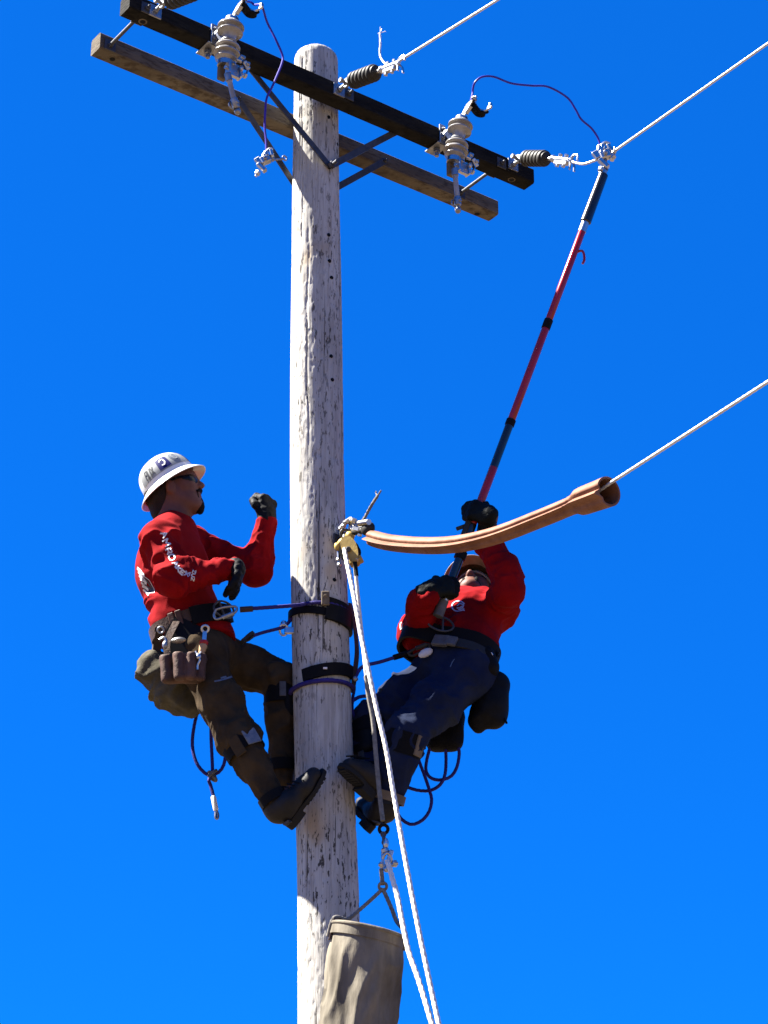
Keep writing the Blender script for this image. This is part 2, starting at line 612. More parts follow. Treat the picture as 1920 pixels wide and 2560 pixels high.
    def build(s, name, m, parent=None, disp=None, label=None, relax=2):
        vs, qs = s.arrays()
        # a little relaxation takes the grid steps out
        for _ in range(relax):
            acc = np.zeros_like(vs)
            c = np.zeros(len(vs))
            for a, b in ((0, 1), (1, 2), (2, 3), (3, 0)):
                np.add.at(acc, qs[:, a], vs[qs[:, b]])
                np.add.at(c, qs[:, a], 1)
                np.add.at(acc, qs[:, b], vs[qs[:, a]])
                np.add.at(c, qs[:, b], 1)
            vs = vs * .5 + .5 * acc / np.maximum(c, 1)[:, None]
        me = bpy.data.meshes.new(name)
        me.from_pydata(vs.tolist(), [], qs.tolist())
        if disp is not None:
            nr = np.zeros(len(vs) * 3)
            me.vertices.foreach_get('normal', nr)
            nr = nr.reshape(-1, 3)
            vs = vs + nr * disp(vs)[:, None]
            me.vertices.foreach_set('co', vs.ravel())
            me.update()
        me.polygons.foreach_set('use_smooth', [True] * len(me.polygons))
        o = link_mesh(me, name, m, parent, label)
        s.vs, s.qs = vs, qs
        s.bvh = BVHTree.FromPolygons([Vector(v) for v in vs], qs.tolist())
        return o

def limb_folds(p, a, b, amp, freq, rad, seed=0., span=(-.15, 1.15)):
    """creases that run round a limb from a to b"""
    a = np.asarray(a, float)
    b = np.asarray(b, float)
    L = np.linalg.norm(b - a)
    u = (b - a) / L
    N = perp(u)
    B = np.cross(u, N)
    q = p - a
    t = q @ u
    x, y = q @ N, q @ B
    r = np.sqrt(x * x + y * y)
    ang = np.arctan2(y, x)
    w = np.clip((rad - r) / (.3 * rad), 0, 1) * np.clip((t / L - span[0]) / .15, 0, 1) * np.clip((span[1] - t / L) / .15, 0, 1)
    s = np.stack([t * freq, np.cos(ang) * 1.1 + t * freq * .35, np.sin(ang) * 1.1 + seed], 1)
    return amp * w * (ridge(s + seed, 2.5) - .32)

# ================================================================== SETTING
gm = MB()
a = np.arange(64) * 2 * math.pi / 64
rings = [0, 3, 8, 20, 60, 200, 800, 2500]
gv = [np.array([[0, 0, 0.]])]
for r in rings[1:]:
    gv.append(np.stack([np.cos(a) * r, np.sin(a) * r, -.0 * a], 1))
gf = [(0, 1 + k, 1 + (k + 1) % 64) for k in range(64)]
for i in range(len(rings) - 2):
    o = 1 + 64 * i
    gf += [(o + k, o + 64 + k, o + 64 + (k + 1) % 64, o + (k + 1) % 64) for k in range(64)]
gm.add(np.concatenate(gv), gf)
ground = gm.build('ground', 'ground')
ground['kind'] = 'structure'

# ================================================================== UTILITY POLE
PS = np.array([  # photo row, centre column, width
    (134, 790, 108), (250, 790, 110), (480, 789.5, 117), (700, 791, 124), (930, 791, 130), (1157, 791.5, 134),
    (1400, 795, 140), (1620, 801, 145), (1900, 809.5, 147), (2200, 819, 154), (2560, 826, 164)], float)
pz, px_, pr_ = [], [], []
for v, c, w in PS:
    q = W(c, v, 0)
    pz.append(q[2])
    px_.append(q[0])
    pr_.append(w / 2 * ((q - CAM) @ CF) / FPX)
pz, px_, pr_ = np.array(pz)[::-1], np.array(px_)[::-1], np.array(pr_)[::-1]
sx = (px_[2] - px_[0]) / (pz[2] - pz[0])
sr = (pr_[3] - pr_[0]) / (pz[3] - pz[0])
pz = np.r_[0, pz]
px_ = np.r_[px_[0] - sx * pz[1], px_]
pr_ = np.r_[pr_[0] - sr * pz[1], pr_]
TOP = pz[-1]
def polex(z): return np.interp(z, pz, px_)
def poler(z): return np.interp(z, pz, pr_)
def poles(z, ang, off=0.):
    """point on the pole surface; ang 0 faces the camera, +90 degrees is the right side"""
    t = math.radians(ang)
    r = poler(z) + off
    return np.array([polex(z) + r * math.sin(t), -r * math.cos(t), z])

pole = thing('utility_pole', 'tall weathered grey wooden utility pole carrying two crossarms, both linemen stand on it',
             'utility pole', (px_[0], 0, 0))
NA = 144
zs = np.r_[np.linspace(0, 2.4, 60), np.arange(2.4, TOP - .0001, .007)[1:]]
zs = zs[zs < TOP - .05]
rows = [(z, 1.0) for z in zs] + [(TOP - .05, 1.0), (TOP - .035, .985), (TOP - .022, .95), (TOP - .012, .88), (TOP - .005, .76), (TOP, .6), (TOP + .004, .3)]
an = np.arange(NA) * 2 * math.pi / NA
vs = []
for z, k in rows:
    r = poler(z) * k
    vs.append(np.stack([polex(z) + r * np.sin(an), -r * np.cos(an), np.full(NA, z)], 1))
vs = np.concatenate(vs)
ANG = np.tile(an, len(rows))
cyl = np.stack([np.cos(ANG), np.sin(ANG), vs[:, 2]], 1)
d = .006 * (fbm(np.stack([cyl[:, 0] * 1.6, cyl[:, 1] * 1.6, vs[:, 2] * .8], 1), 2) - .5)
g = vnoise(np.stack([cyl[:, 0] * 9, cyl[:, 1] * 9, vs[:, 2] * 1.1 + 40], 1))           # long grain ridges
d += .0011 * (g - .5)
s_ = fbm(np.stack([cyl[:, 0] * 6.5 + 9, cyl[:, 1] * 6.5, vs[:, 2] * 15], 1), 2)         # gaff scars
d -= .0013 * np.clip((s_ - .62) / .1, 0, 1)
s2 = fbm(np.stack([cyl[:, 0] * 12 + 31, cyl[:, 1] * 12, vs[:, 2] * 26 + 3], 1), 2)
d -= .0018 * np.clip((s2 - .63) / .06, 0, 1)
for _ in range(13):                                                                     # drying checks
    a0, z0, L = RNG.rand() * 6.28, 2.2 + RNG.rand() * 5, .25 + RNG.rand() * .7
    wob = a0 + .05 * np.sin(vs[:, 2] * 5 + a0) + .02 * np.sin(vs[:, 2] * 17)
    da = np.abs((ANG - wob + math.pi) % (2 * math.pi) - math.pi)
    d -= .009 * np.clip(1 - da / .035, 0, 1) * np.clip(1 - np.abs(vs[:, 2] - z0) / L, 0, 1) ** .5
nx = np.stack([np.sin(ANG), -np.cos(ANG), np.zeros_like(ANG)], 1)
vs = vs + nx * d[:, None]
vs[-NA * 3:, 2] += .012 * (fbm(vs[-NA * 3:] * 30, 2) - .5)
fs = []
for i in range(len(rows) - 1):
    for k in range(NA):
        l = (k + 1) % NA
        fs.append((i * NA + k, i * NA + l, (i + 1) * NA + l, (i + 1) * NA + k))
fs.append(tuple((len(rows) - 1) * NA + k for k in range(NA)))
shaft = MB().add(vs, fs).build('wooden_shaft', 'pole', pole, angle=60)
# bolt holes bored in the shaft
for u, v in ((822, 590), (824, 655), (829, 695), (828, 893), (831, 951), (836, 1453), (822, 293), (845, 345)):
    q = W(u, v, -.08)
    ang = math.degrees(math.asin(np.clip((q[0] - polex(q[2])) / poler(q[2]), -.95, .95)))
    p0 = poles(q[2], ang, -.01)
    n0 = unit(poles(q[2], ang, .1) - p0)
    MB().lathe(p0, p0 + n0 * .0125, [(0, .009), (1, .008)], 14).build('bolt_hole', 'black_rubber', pole)

# ------------------------------------------------------------------ crossarms
ZC = 7.216
HL, HH, HW = 1.089, .041, .0398
OFF = .1536
def armpt(which, t, n=0., z=0.):
    return AC + AN * ((OFF if which == 'f' else -OFF) + n) + AD * t + ZV * (ZC + z)
def crossarm(which, m, label):
    b = MB()
    sh = -.018 if which == 'f' else .016
    NT = 90
    prof = []
    c = .006
    for p in ((-HW, -HH + c), (-HW + c, -HH), (HW - c, -HH), (HW, -HH + c), (HW, HH - c), (HW - c, HH), (-HW + c, HH), (-HW, HH - c)):
        prof.append(p)
    prof = np.array(prof)
    # finer outline so weathering can dent the edges
    P2 = []
    for i in range(8):
        for k in range(4):
            P2.append(prof[i] + (prof[(i + 1) % 8] - prof[i]) * k / 4)
    P2 = np.array(P2)
    vs = []
    ts = np.linspace(-HL, HL, NT) + sh
    for t in ts:
        q = np.column_stack([np.full(len(P2), t * 6), P2 * 22])
        k = 1 - .05 * np.clip(fbm(q + (5 if which == 'f' else 30), 3) - .42, 0, 1)
        e = P2 * k[:, None]
        vs.append(armpt(which, t) + np.outer(e[:, 0], AN) + np.outer(e[:, 1], ZV))
    m_ = len(P2)
    fs = []
    for i in range(NT - 1):
        for k in range(m_):
            l = (k + 1) % m_
            fs.append((i * m_ + k, i * m_ + l, (i + 1) * m_ + l, (i + 1) * m_ + k))
    fs.append(tuple(range(m_ - 1, -1, -1)))
    fs.append(tuple((NT - 1) * m_ + k for k in range(m_)))
    b.add(np.concatenate(vs), fs)
    return b.build('crossarm', m, pole, label)
def arm_wood(name, c, c2, dark):
    def ex(nt, out, noise, ramp, mix):
        n = noise(60, (.25, .4, 1.6), 4, .65)
        out = mix(out, dark, ramp(n.outputs[0], [(.50, (0, 0, 0)), (.62, (.85, .85, .85))]).outputs[0])
        n2 = noise(4, (1, 1, 1), 3)
        return mix(out, dark, ramp(n2.outputs[0], [(.5, (0, 0, 0)), (.7, (.6, .6, .6))]).outputs[0])
    M[name] = mat(name, c, .85, c2=c2, vscale=8, stretch=(.4, .5, 2), bump=.4, bscale=50, bstretch=(.3, .4, 2), spec=.06, extra=ex)
arm_wood('front arm wood', (.024, .022, .018), (.014, .0125, .011), (.006, .0055, .005))
arm_wood('rear arm wood', (.19, .16, .12), (.115, .095, .07), (.05, .038, .028))
arm_f = crossarm('f', 'front arm wood', 'near black creosoted front crossarm')
arm_r = crossarm('r', 'rear arm wood', 'greyish brown weathered rear crossarm')

def tfront(u, v, off=OFF):
    q = Wn(u, v, off)
    return (q - AC) @ AD
# spacer bolts that tie the arms together, near each end, with their square washers
for u, v in ((352, 70), (1240, 452)):
    t = tfront(u, v)
    b = MB()
    a0 = armpt('f', t, HW + .0, -.012)
    a1 = armpt('r', t, -HW - .02, -.012)
    b.tube([armpt('f', t, -HW, -.012), armpt('r', t, HW, -.012)], .008, 10)
    for w, n, sgn in (('r', HW, 1), ('f', -HW, -1), ('f', HW, 1)):
        c = armpt(w, t, n + sgn * .003, -.012)
        b.box(c, AD, ZV, .026, .026, .003, .001)
        b.bolt(c + AN * sgn * .003, AN * sgn, .013, .011, .012)
    b.build('spacer_bolt', 'dark_steel', pole)
# bored drill holes with pale rims on the undersides
for w, u, v in (('f', 357, 54), ('r', 281, 147), ('f', 1279, 449), ('r', 1193, 534)):
    q = W(u, v, 0)
    # underside plane of the arm
    r = ray(u, v)
    p = CAM + r * ((ZC - HH - CAM[2]) / r[2])
    b = MB()
    b.lathe(p + ZV * .004, p - ZV * .0015, [(0, .019), (1, .0185)], 20)
    o = b.build('bored_hole', 'rear arm wood', pole)
    b = MB()
    b.lathe(p + ZV * .004, p - ZV * .003, [(0, .0125), (1, .012)], 18)
    b.build('hole_bore', 'black_rubber', o)

# flat steel braces from the arms down to the pole
def flatbrace(a, b_, wd, w=.030, t=.006):
    b = MB()
    b.strap(resample([a, b_], .05), wd, w, t)
    for p in (a, b_):
        nrm = unit(np.cross(unit(b_ - a), wd))
        for sg in (-1, 1):
            b.bolt(p + nrm * sg * t / 2, nrm * sg, .011, .010, .006)
    return b.build('crossarm_brace', 'dark_steel', pole)
zb = W(826, 412, -.1)[2]
pf = AC + AN * (poler(zb) + .006) + ZV * zb
pf[0] += polex(zb) - AC[0]
for u, v in ((634, 186), (1003, 338)):
    t = tfront(u, v)
    flatbrace(armpt('f', t, -HW + .006, -HH + .02), pf + AN * (.004 if u > 800 else .0) , ZV)
pr0 = AC - AN * (poler(zb) + .006) + ZV * (zb - .03)
for u, v in ((596, 262), (962, 396)):
    t = (Wn(u, v, -OFF + HW + .004) - AC) @ AD
    flatbrace(armpt('r', t, HW + .004, -.012), pr0 + AD * (-.05 if u < 800 else .05), ZV)
b = MB()
b.bolt(pf + AN * .01, AN, .017, .016, .03)
b.build('through_bolt', 'dark_steel', pole)
b = MB()
q = armpt('f', .0, HW + .003)
b.box(q, AD, ZV, .028, .028, .003, .001)
b.bolt(q + AN * .003, AN, .014, .012, .02)
b.build('through_bolt', 'dark_steel', pole)

# ================================================================== FUSE CUTOUTS
def cutout(A, B, s, plate_top, plate_bot, nut, label, tube_pts):
    """A top, B bottom of the porcelain; s metres per photo pixel there"""
    root = thing('fuse_cutout', label, 'fuse cutout', B, 'fuse cutouts on the front crossarm')
    X, up = CR, unit(A - B)
    def R(du, dv, dn=0.):
        return A + CR * du * s - CU * dv * s + AN * dn
    # bracket strap over the arm, with its clamp nut below
    b = MB()
    c = (plate_top + plate_bot) / 2
    b.box(c, ZV, AD, np.linalg.norm(plate_top - plate_bot) / 2, .016, .004, .003)
    b.bolt(plate_top * .75 + plate_bot * .25 + AN * .004, AN, .010, .010, .006)
    b.bolt(plate_top * .3 + plate_bot * .7 + AN * .004, AN, .010, .010, .006)
    b.tube([nut + ZV * .04 - AN * .0, nut - ZV * .03], .010, 10)
    b.bolt(nut + ZV * .005, -ZV, .017, .018)
    b.box(nut + ZV * .012, AD, AN, .03, .05, .004, .002)
    mid = A * .5 + B * .5
    b.strap([c + AN * .004, c + AN * .03 + ZV * .0, mid - AN * .02, mid], ZV, .03, .006)
    b.torus(mid, up, .029, .006)
    b.build('mounting_bracket', 'steel', root)
    # porcelain with its sheds
    pr = [(0, .026), (.03, .034), (.07, .038), (.10, .050), (.135, .057), (.16, .057), (.175, .040), (.21, .038), (.24, .050), (.27, .055), (.295, .054),
          (.31, .036), (.36, .030), (.42, .026), (.48, .025), (.53, .027), (.56, .036), (.59, .050), (.62, .053), (.64, .052), (.655, .036), (.69, .037),
          (.72, .050), (.755, .057), (.78, .057), (.80, .042), (.85, .042), (.88, .048), (.905, .046), (.92, .034), (1, .028)]
    MB().lathe(A, B, pr, 32).build('porcelain_insulator', 'porcelain', root, angle=70)
    # top contact hood and its horn
    b = MB()
    b.lathe(A - up * .006, A + up * .018, [(0, .03), (.6, .03), (1, .022)], 20)
    b.strap(smooth([R(-6, 4, .01), R(2, -12, .01), R(14, -34, .01), R(24, -46, .01), R(32, -42, .01)], 6), AN, .030, .006)
    b.strap(smooth([R(24, -44, .01), R(27, -32, .01), R(36, -20, .01), R(50, -17, .01), R(62, -24, .01), R(68, -32, .01)], 6), AN, .034, .008)
    b.ball(R(68, -33, .01), (.010, .010, .017), n=10)
    b.box(R(12, -22, .012), R(24, -46) - R(2, -12), AN, .022, .012, .010, .003)
    b.bolt(R(22, -47, .02), AN, .012, .014, .01)
    b.bolt(R(19, -38, -.004), -AN, .010, .012, .01)
    b.build('contact_hood', 'bright', root)
    b = MB()
    b.strap(smooth([R(21, -35, .012), R(27, -26, .012), R(38, -14, .012), R(52, -12, .012), R(60, -19, .012)], 6), AN, .040, .010)
    b.build('underside_shade', 'black_rubber', root)  # black strip paints the dark, shaded underside of the horn
    # lower hinge castings
    b = MB()
    b.lathe(B + up * .012, B - up * .012, [(0, .033), (1, .033)], 20)
    for du, dv, hx, hz, dn, tl in ((8, 8, .020, .012, .02, .4), (27, -2, .012, .022, .035, -.5), (40, 13, .009, .020, .035, .6), (-2, 16, .010, .024, .03, .1)):
        q = B + CR * du * s - CU * dv * s + AN * dn
        b.box(q, unit(CR + ZV * tl), AN, hx, .008, hz, .004)
        b.bolt(q + AN * .008, AN, .009, .010, .004)
    b.ball(B + CR * 30 * s - CU * 18 * s + AN * .03, (.010, .010, .014), n=10)
    h0 = B + AN * .035 - CU * 26 * s + CR * 10 * s
    b.box(h0, AD, ZV, .026, .034, .008, .004)
    b.box(h0 + AD * .028, AN, ZV, .018, .03, .005, .002)
    b.box(h0 - AD * .028, AN, ZV, .018, .03, .005, .002)
    b.tube([h0 - AD * .045, h0 + AD * .05], .008, 10)
    b.bolt(h0 + AD * .05, AD, .012, .012)
    b.strap(smooth([h0 + AD * .02, h0 + AD * .05 - ZV * .005, h0 + AD * .068 + ZV * .03], 5), AN, .016, .005)
    b.tube([B + CR * 2 * s, h0 - ZV * .02], .012, 10)
    b.build('hinge', 'bright', root)
    b = MB()
    b.box(B - CU * 22 * s - CR * 8 * s, ZV, AD, .035, .018, .012, .004)
    b.build('hinge_bracket', 'tan', root)
    # fuse tube swung open
    b = MB()
    T = np.array(tube_pts)
    n = len(T)
    b.tube(T[:-1], .0115, 14)
    b.build('fuse_tube', 'porcelain', root)
    b = MB()
    dr = unit(T[-1] - T[-2])
    b.lathe(T[-2] - dr * .012, T[-2] + dr * .03, [(0, .013), (.1, .016), (.9, .016), (1, .012)], 14)
    b.tube([T[-2], T[-1]], .007, 10)
    b.ball(T[-1], (.015, .015, .017), n=12)
    b.torus(T[-2] + CR * -.014 + dr * .02, AN, .017, .0035)
    b.bolt(T[-2] + AN * .012 + dr * .012, AN, .008, .01)
    b.build('tube_ferrule', 'steel', root)
    d0 = unit(T[1] - T[0])
    MB().lathe(T[0] - d0 * .004, T[0] + d0 * .03, [(0, .015), (1, .015)], 14).build('tube_ferrule', 'steel', root)
    return root
sL = 1 / 568.
A1, B1 = Wn(580, 52, .285), Wn(563, 160, .265)
cutout(A1, B1, sL, armpt('f', tfront(535, 100, .2) , HW + .006, HH + .012), armpt('f', tfront(535, 100, .2), HW + .006, -HH - .012),
       armpt('f', tfront(519, 150), .0, -HH - .02),
       'left grey porcelain fuse cutout with fuse tube hanging open, on front crossarm',
       [Wn(569, 186, .30), Wn(575, 208, .30), Wn(581, 234, .30), Wn(586, 252, .30), Wn(594, 278, .29)])
sR = 1 / 545.
A2, B2 = Wn(1154, 300, .285), Wn(1135, 402, .265)
cutout(A2, B2, sR, armpt('f', tfront(1106, 345, .2), HW + .006, HH + .012), armpt('f', tfront(1106, 345, .2), HW + .006, -HH - .012),
       armpt('f', tfront(1092, 392), .0, -HH - .02),
       'right grey porcelain fuse cutout below the blue jumper arc, on front crossarm',
       [Wn(1137, 425, .30), Wn(1139, 450, .30), Wn(1142, 478, .30), Wn(1144, 498, .30), Wn(1145, 525, .29)])

# ================================================================== DEAD-END INSULATORS AND LINE WIRES
def deadend(plate_t, plate_z, P, style, label, tail=None):
    """P: shackle, insulator start, insulator end, clamp start, clamp end"""
    root = thing('dead_end_insulator', label, 'insulator', P[1], 'dead-end insulators on the front crossarm')
    b = MB()
    c = armpt('f', plate_t, HW + .004, plate_z)
    b.box(c, AD, ZV, .029, .029, .004, .001)
    b.bolt(c + AN * .004, AN, .013, .012, .0)
    b.tube([c, c + AN * .05], .009, 10)
    e = c + AN * .05
    b.torus(e + AN * .012, AD, .017, .006)
    d = unit(P[1] - P[0])
    sd = unit(np.cross(d, ZV))
    for sg in (-1, 1):
        b.strap([P[0] + sd * sg * .018, P[0] + sd * sg * .02 + d * .02, P[1] + sd * sg * .014 + d * .004], ZV, .026, .006)
    b.tube([e + AN * .012, P[0] + d * .012], .010, 10)
    b.tube([P[0] - sd * .032 + d * .008, P[0] + sd * .036 + d * .008], .008, 10)
    b.bolt(P[0] + sd * .034 + d * .008, sd, .013, .012)
    b.bolt(P[0] - sd * .03 + d * .008, -sd, .012, .012)
    b.build('shackle', 'steel', root)
    L = np.linalg.norm(P[2] - P[1])
    pr = [(0, .014), (.04, .026)]
    n = 6
    for k in range(n):
        f = .06 + .86 * k / n
        w = .86 / n
        R = .039 if style == 'ribbed' else .041
        pr += [(f + w * .06, R - .002), (f + w * .35, R), (f + w * .7, R - .0015), (f + w * .84, R - .008), (f + w * .95, R - .008)]
    pr += [(.95, .030), (.98, .018), (1, .012)]
    MB().lathe(P[1], P[2], pr, 28).build('ribbed_body', 'polymer', root, angle=50)
    d2 = unit(P[4] - P[3])
    s2 = unit(np.cross(d2, ZV))
    u2 = np.cross(s2, d2)
    b = MB()
    b.tube([P[2] - d * .02, P[3]], .009, 10)
    b.tube(resample([P[3] - d2 * .012, P[4]], .02), .0125, 12)
    m = (P[3] + P[4]) / 2
    b.box(m - u2 * .012, d2, s2, np.linalg.norm(P[4] - P[3]) * .36, .010, .014, .004)
    for k in (-.025, .022):
        b.tube([m + d2 * k - u2 * .03, m + d2 * k + u2 * .02], .006, 8)
        b.bolt(m + d2 * k + u2 * .016, u2, .010, .010)
        b.bolt(m + d2 * k - u2 * .026, -u2, .010, .010)
    b.ball(P[3], (.020, .016, .018), n=10)
    b.ball(P[4] - d2 * .005, (.018, .012, .015), X=d2, n=10)
    b.tube(smooth([P[4] - d2 * .01, P[4] + u2 * .022 + d2 * .005, P[4] + d2 * .035 + u2 * .026, P[4] + d2 * .045 + u2 * .004], 5), .0055, 8)
    for sg in (-1, 1):
        b.strap(smooth([P[4] - d2 * .005 + s2 * sg * .008, P[4] + d2 * .018 - u2 * .02 + s2 * sg * .012, P[4] + d2 * .03 - u2 * .046 + s2 * sg * .014], 4), s2, .010, .005)
    b.build('strain_clamp', 'bright', root)
    if tail is not None:
        b = MB()
        b.rope(tail, .0045, 3, .03, 10)
        e = np.asarray(tail[-1])
        for k in range(4):
            q = unit(RNG.randn(3) * .5 + ZV)
            b.tube([e - q * .01, e + q * .028], .0016, 6)
        b.build('wire_tail', 'wire', root)
    return root

def wire_pts(start, u, v, t, extra=14, sag=.0):
    """from start to the frame edge and on along the line"""
    e = Wd(u, v, t)
    d = e - start
    n = 14
    p = [start + d * k / n - ZV * sag * math.sin(math.pi * k / n) for k in range(n + 1)]
    h = unit(d)
    for k in range(1, 12):
        p.append(e + h * extra * k / 11 - ZV * .012 * (extra * k / 11) ** 2 * .3)
    return np.array(p)

def line_wire(pts, label, r=.0056):
    L = np.r_[0, np.cumsum(np.linalg.norm(np.diff(pts, axis=0), axis=1))]
    near = pts[L < 2.6]
    b = MB()
    b.rope(near, r, 4, .10, 12, .20, .008)
    b.tube(pts[len(near) - 1:], r, 8)
    o = b.build('line_wire', 'wire', None, angle=70)
    tag(o, label, 'power line')
    return o

def td(u, v, off): return (Wn(u, v, off) - AC) @ AD
# middle one, leaves the arm just right of the pole
tc_ = td(846, 225, OFF + HW)
zc_ = Wn(846, 225, OFF + HW + .004)[2] - ZC
Pm = [Wd(868, 210, tc_), Wd(880, 203, tc_), Wd(944, 179, tc_), Wd(956, 174, tc_), Wd(996, 158, tc_)]
deadend(tc_, zc_, Pm, 'ribbed', 'dark ribbed dead-end insulator just right of the pole top, wire tail standing up',
        smooth([Wd(972, 166, tc_ + .012), Wd(958, 154, tc_ + .012), Wd(950, 136, tc_ + .012), Wd(951, 108, tc_ + .012), Wd(950, 82, tc_ + .012)], 6))
line_wire(wire_pts(Pm[4] - unit(Pm[4] - Pm[3]) * .06, 1240, 2, tc_), 'upper stranded wire running from the pole top to the upper right')
# right hand one
tr_ = td(1281, 412, OFF + HW)
zr_ = Wn(1281, 412, OFF + HW + .004)[2] - ZC
Pr = [Wd(1296, 398, tr_), Wd(1311, 396, tr_), Wd(1369, 396, tr_), Wd(1384, 397, tr_), Wd(1428, 401, tr_)]
deadend(tr_, zr_, Pr, 'ribbed', 'black ribbed dead-end insulator at the right end of the front crossarm', None)
b = MB()
tailr = [Wd(1455, 410, tr_ - .01), Wd(1417, 399, tr_ - .01), Wd(1372, 403, tr_ - .012), Wd(1316, 415, tr_ - .014)]
o = MB()
KN = Wd(1513, 391, tr_)
w1 = smooth([Wd(1392, 398, tr_), Wd(1420, 402, tr_), Wd(1455, 410, tr_), Wd(1482, 403, tr_), KN, Wd(1533, 380, tr_)], 6)
w2 = wire_pts(Wd(1533, 380, tr_), 1921, 108, tr_)
line_wire(np.vstack([w1[:-1], w2]), 'kinked stranded wire from the right insulator past the hot stick clamp')
# left hand one, cut by the top of the frame
tl_ = td(387, 28, OFF + HW)
zl_ = Wn(387, 28, OFF + HW + .004)[2] - ZC
Pl = [Wd(409, 11, tl_), Wd(423, 3, tl_), Wd(492, -24, tl_), Wd(506, -29, tl_), Wd(548, -46, tl_)]
deadend(tl_, zl_, Pl, 'ribbed', 'dark dead-end insulator at the left end of the front crossarm, cut by the frame top')
line_wire(wire_pts(Pl[4] - unit(Pl[4] - Pl[3]) * .06, 830, -220, tl_), 'stranded wire of the left insulator, above the frame')

# ================================================================== JUMPERS AND HOT-LINE CLAMPS
def hot_clamp(b, c, X, Z, k=1.):
    """cast body, jaw, keeper and screw with its eye"""
    X = unit(X)
    Z = unit(Z)
    Y = np.cross(Z, X)
    b.box(c, X, Z, .022 * k, .018 * k, .014 * k, .005)
    b.box(c + Z * .030 * k - X * .012 * k, Z + X * .25, X, .020 * k, .009 * k, .011 * k, .004)
    b.box(c + Z * .026 * k + X * .020 * k, Z - X * .5, X, .018 * k, .007 * k, .010 * k, .003)
    b.tube(smooth([c + Z * .046 * k - X * .014 * k, c + Z * .056 * k + X * .002 * k, c + Z * .044 * k + X * .022 * k], 5), .007 * k, 8)
    b.box(c - X * .034 * k + Z * .010 * k, X + Z * .3, Z, .014 * k, .018 * k, .009 * k, .004)
    b.box(c - Z * .035 * k - X * .008 * k, X + Z * .5, Z, .010 * k, .026 * k, .011 * k, .004)
    b.bolt(c - Z * .052 * k - X * .018 * k, -Z - X * .3, .012 * k, .016 * k, .008)
    b.bolt(c + Y * -.014 * k, -Y, .010 * k, .012 * k, .006)
    b.bolt(c + Z * .02 * k - Y * .01 * k, -Y, .008 * k, .012 * k)
j = thing('jumper_lead', 'dark blue jumper hanging from the left cutout to a loose clamp', 'jumper cable', Wn(664, 390, .27))
c0 = A1 + CR * 68 * sL + CU * 33 * sL + AN * .01
jp = smooth([A1 + CR * 28 * sL + CU * 47 * sL, Wn(628, 6, .30), Wn(636, 12, .30), c0, Wn(668, 56, .31), Wn(690, 100, .32), Wn(706, 138, .32), Wn(705, 158, .32), Wn(694, 186, .31), Wn(680, 218, .30),
             Wn(667, 245, .29), Wn(663, 280, .28), Wn(662, 320, .27), Wn(665, 350, .27), Wn(666, 384, .27)], 7)
MB().tube(jp[:], .0048, 9).build('lead_wire', 'jumper', j)
b = MB()
cc = Wn(664, 400, .27)
hot_clamp(b, cc, unit(CR + ZV * .5), unit(ZV + CR * .25))
b.build('line_clamp', 'bright', j)
b = MB()
q0, q1 = Wn(684, 399, .27), Wn(707, 397, .27)
b.tube([q0, q1], .0055, 8)
b.torus(Wn(712, 395, .27), AN, .010, .0035)
b.tube([Wn(670, 392, .27), q0], .011, 10)
b.build('clamp_screw', 'steel', j)

j = thing('jumper_lead', 'dark blue jumper arcing high from the right cutout to the live wire clamp', 'jumper cable', KN)
jp = smooth([A2 + CR * 22 * sR + CU * 44 * sR, Wn(1181, 236, .31), Wn(1183, 218, .32), Wn(1189, 204, .34), Wn(1206, 192, .36), Wn(1235, 192, .38), Wn(1278, 208, .40), Wn(1328, 214, .42),
             Wn(1370, 217, .43), Wn(1417, 243, .44), Wn(1438, 272, .45), Wn(1453, 298, .45), Wn(1478, 320, .45), Wn(1494, 343, .45), Wn(1501, 364, .45)], 7)
jp[-1] = (jp[-1] + Wd(1502, 368, tr_)) / 2
MB().tube(jp, .0048, 9).build('lead_wire', 'jumper', j)
b = MB()
cc = Wd(1513, 388, tr_ - .03)
hot_clamp(b, cc, unit(CR + ZV * .3), ZV, 1.15)
b.box(cc + CR * .036 + ZV * .004, ZV + CR * .3, CR, .032, .010, .013, .004)
b.bolt(cc + CR * .040 + ZV * .016 - CF * .012, -CF, .010, .012, .006)
b.bolt(cc + CR * .036 - ZV * .014 - CF * .012, -CF, .010, .012, .006)
b.lathe(cc - CR * .026 + ZV * .012, cc - CR * .022 + ZV * .052, [(0, .010), (.3, .013), (.8, .013), (1, .009)], 12)
b.build('line_clamp', 'bright', j)
b = MB()
b.tube([cc, Wd(1514, 424, tr_ - .03)], .007, 10)
b.torus(Wd(1514, 421, tr_ - .03), AN, .011, .004)
b.build('clamp_screw', 'steel', j)

# ================================================================== HOT STICK
KY = cc[1]
def SP(u, v):
    f = (1540 - v) / (1540 - 400)
    return W(u, v, -.06 * (1 - f) + KY * f)
hs = thing('hot_stick', 'long red and black telescoping hot stick held up to the wire clamp', 'hot stick', SP(1092, 1540))
S = [SP(1092, 1542), SP(1112, 1480), SP(1205, 1240), SP(1266, 1062), SP(1364, 812), SP(1448, 612), SP(1472, 552), SP(1504, 440), SP(1514, 424)]
def seg(a, b_, r, name, m, taper=None):
    bb = MB()
    bb.lathe(a, b_, [(0, r * .9), (.01, r), (.99, taper or r), (1, (taper or r) * .9)], 20)
    return bb.build(name, m, hs)
def along(u0, v0, u1, v1, v):
    t = (v - v0) / (v1 - v0)
    return SP(u0 + (u1 - u0) * t, v)
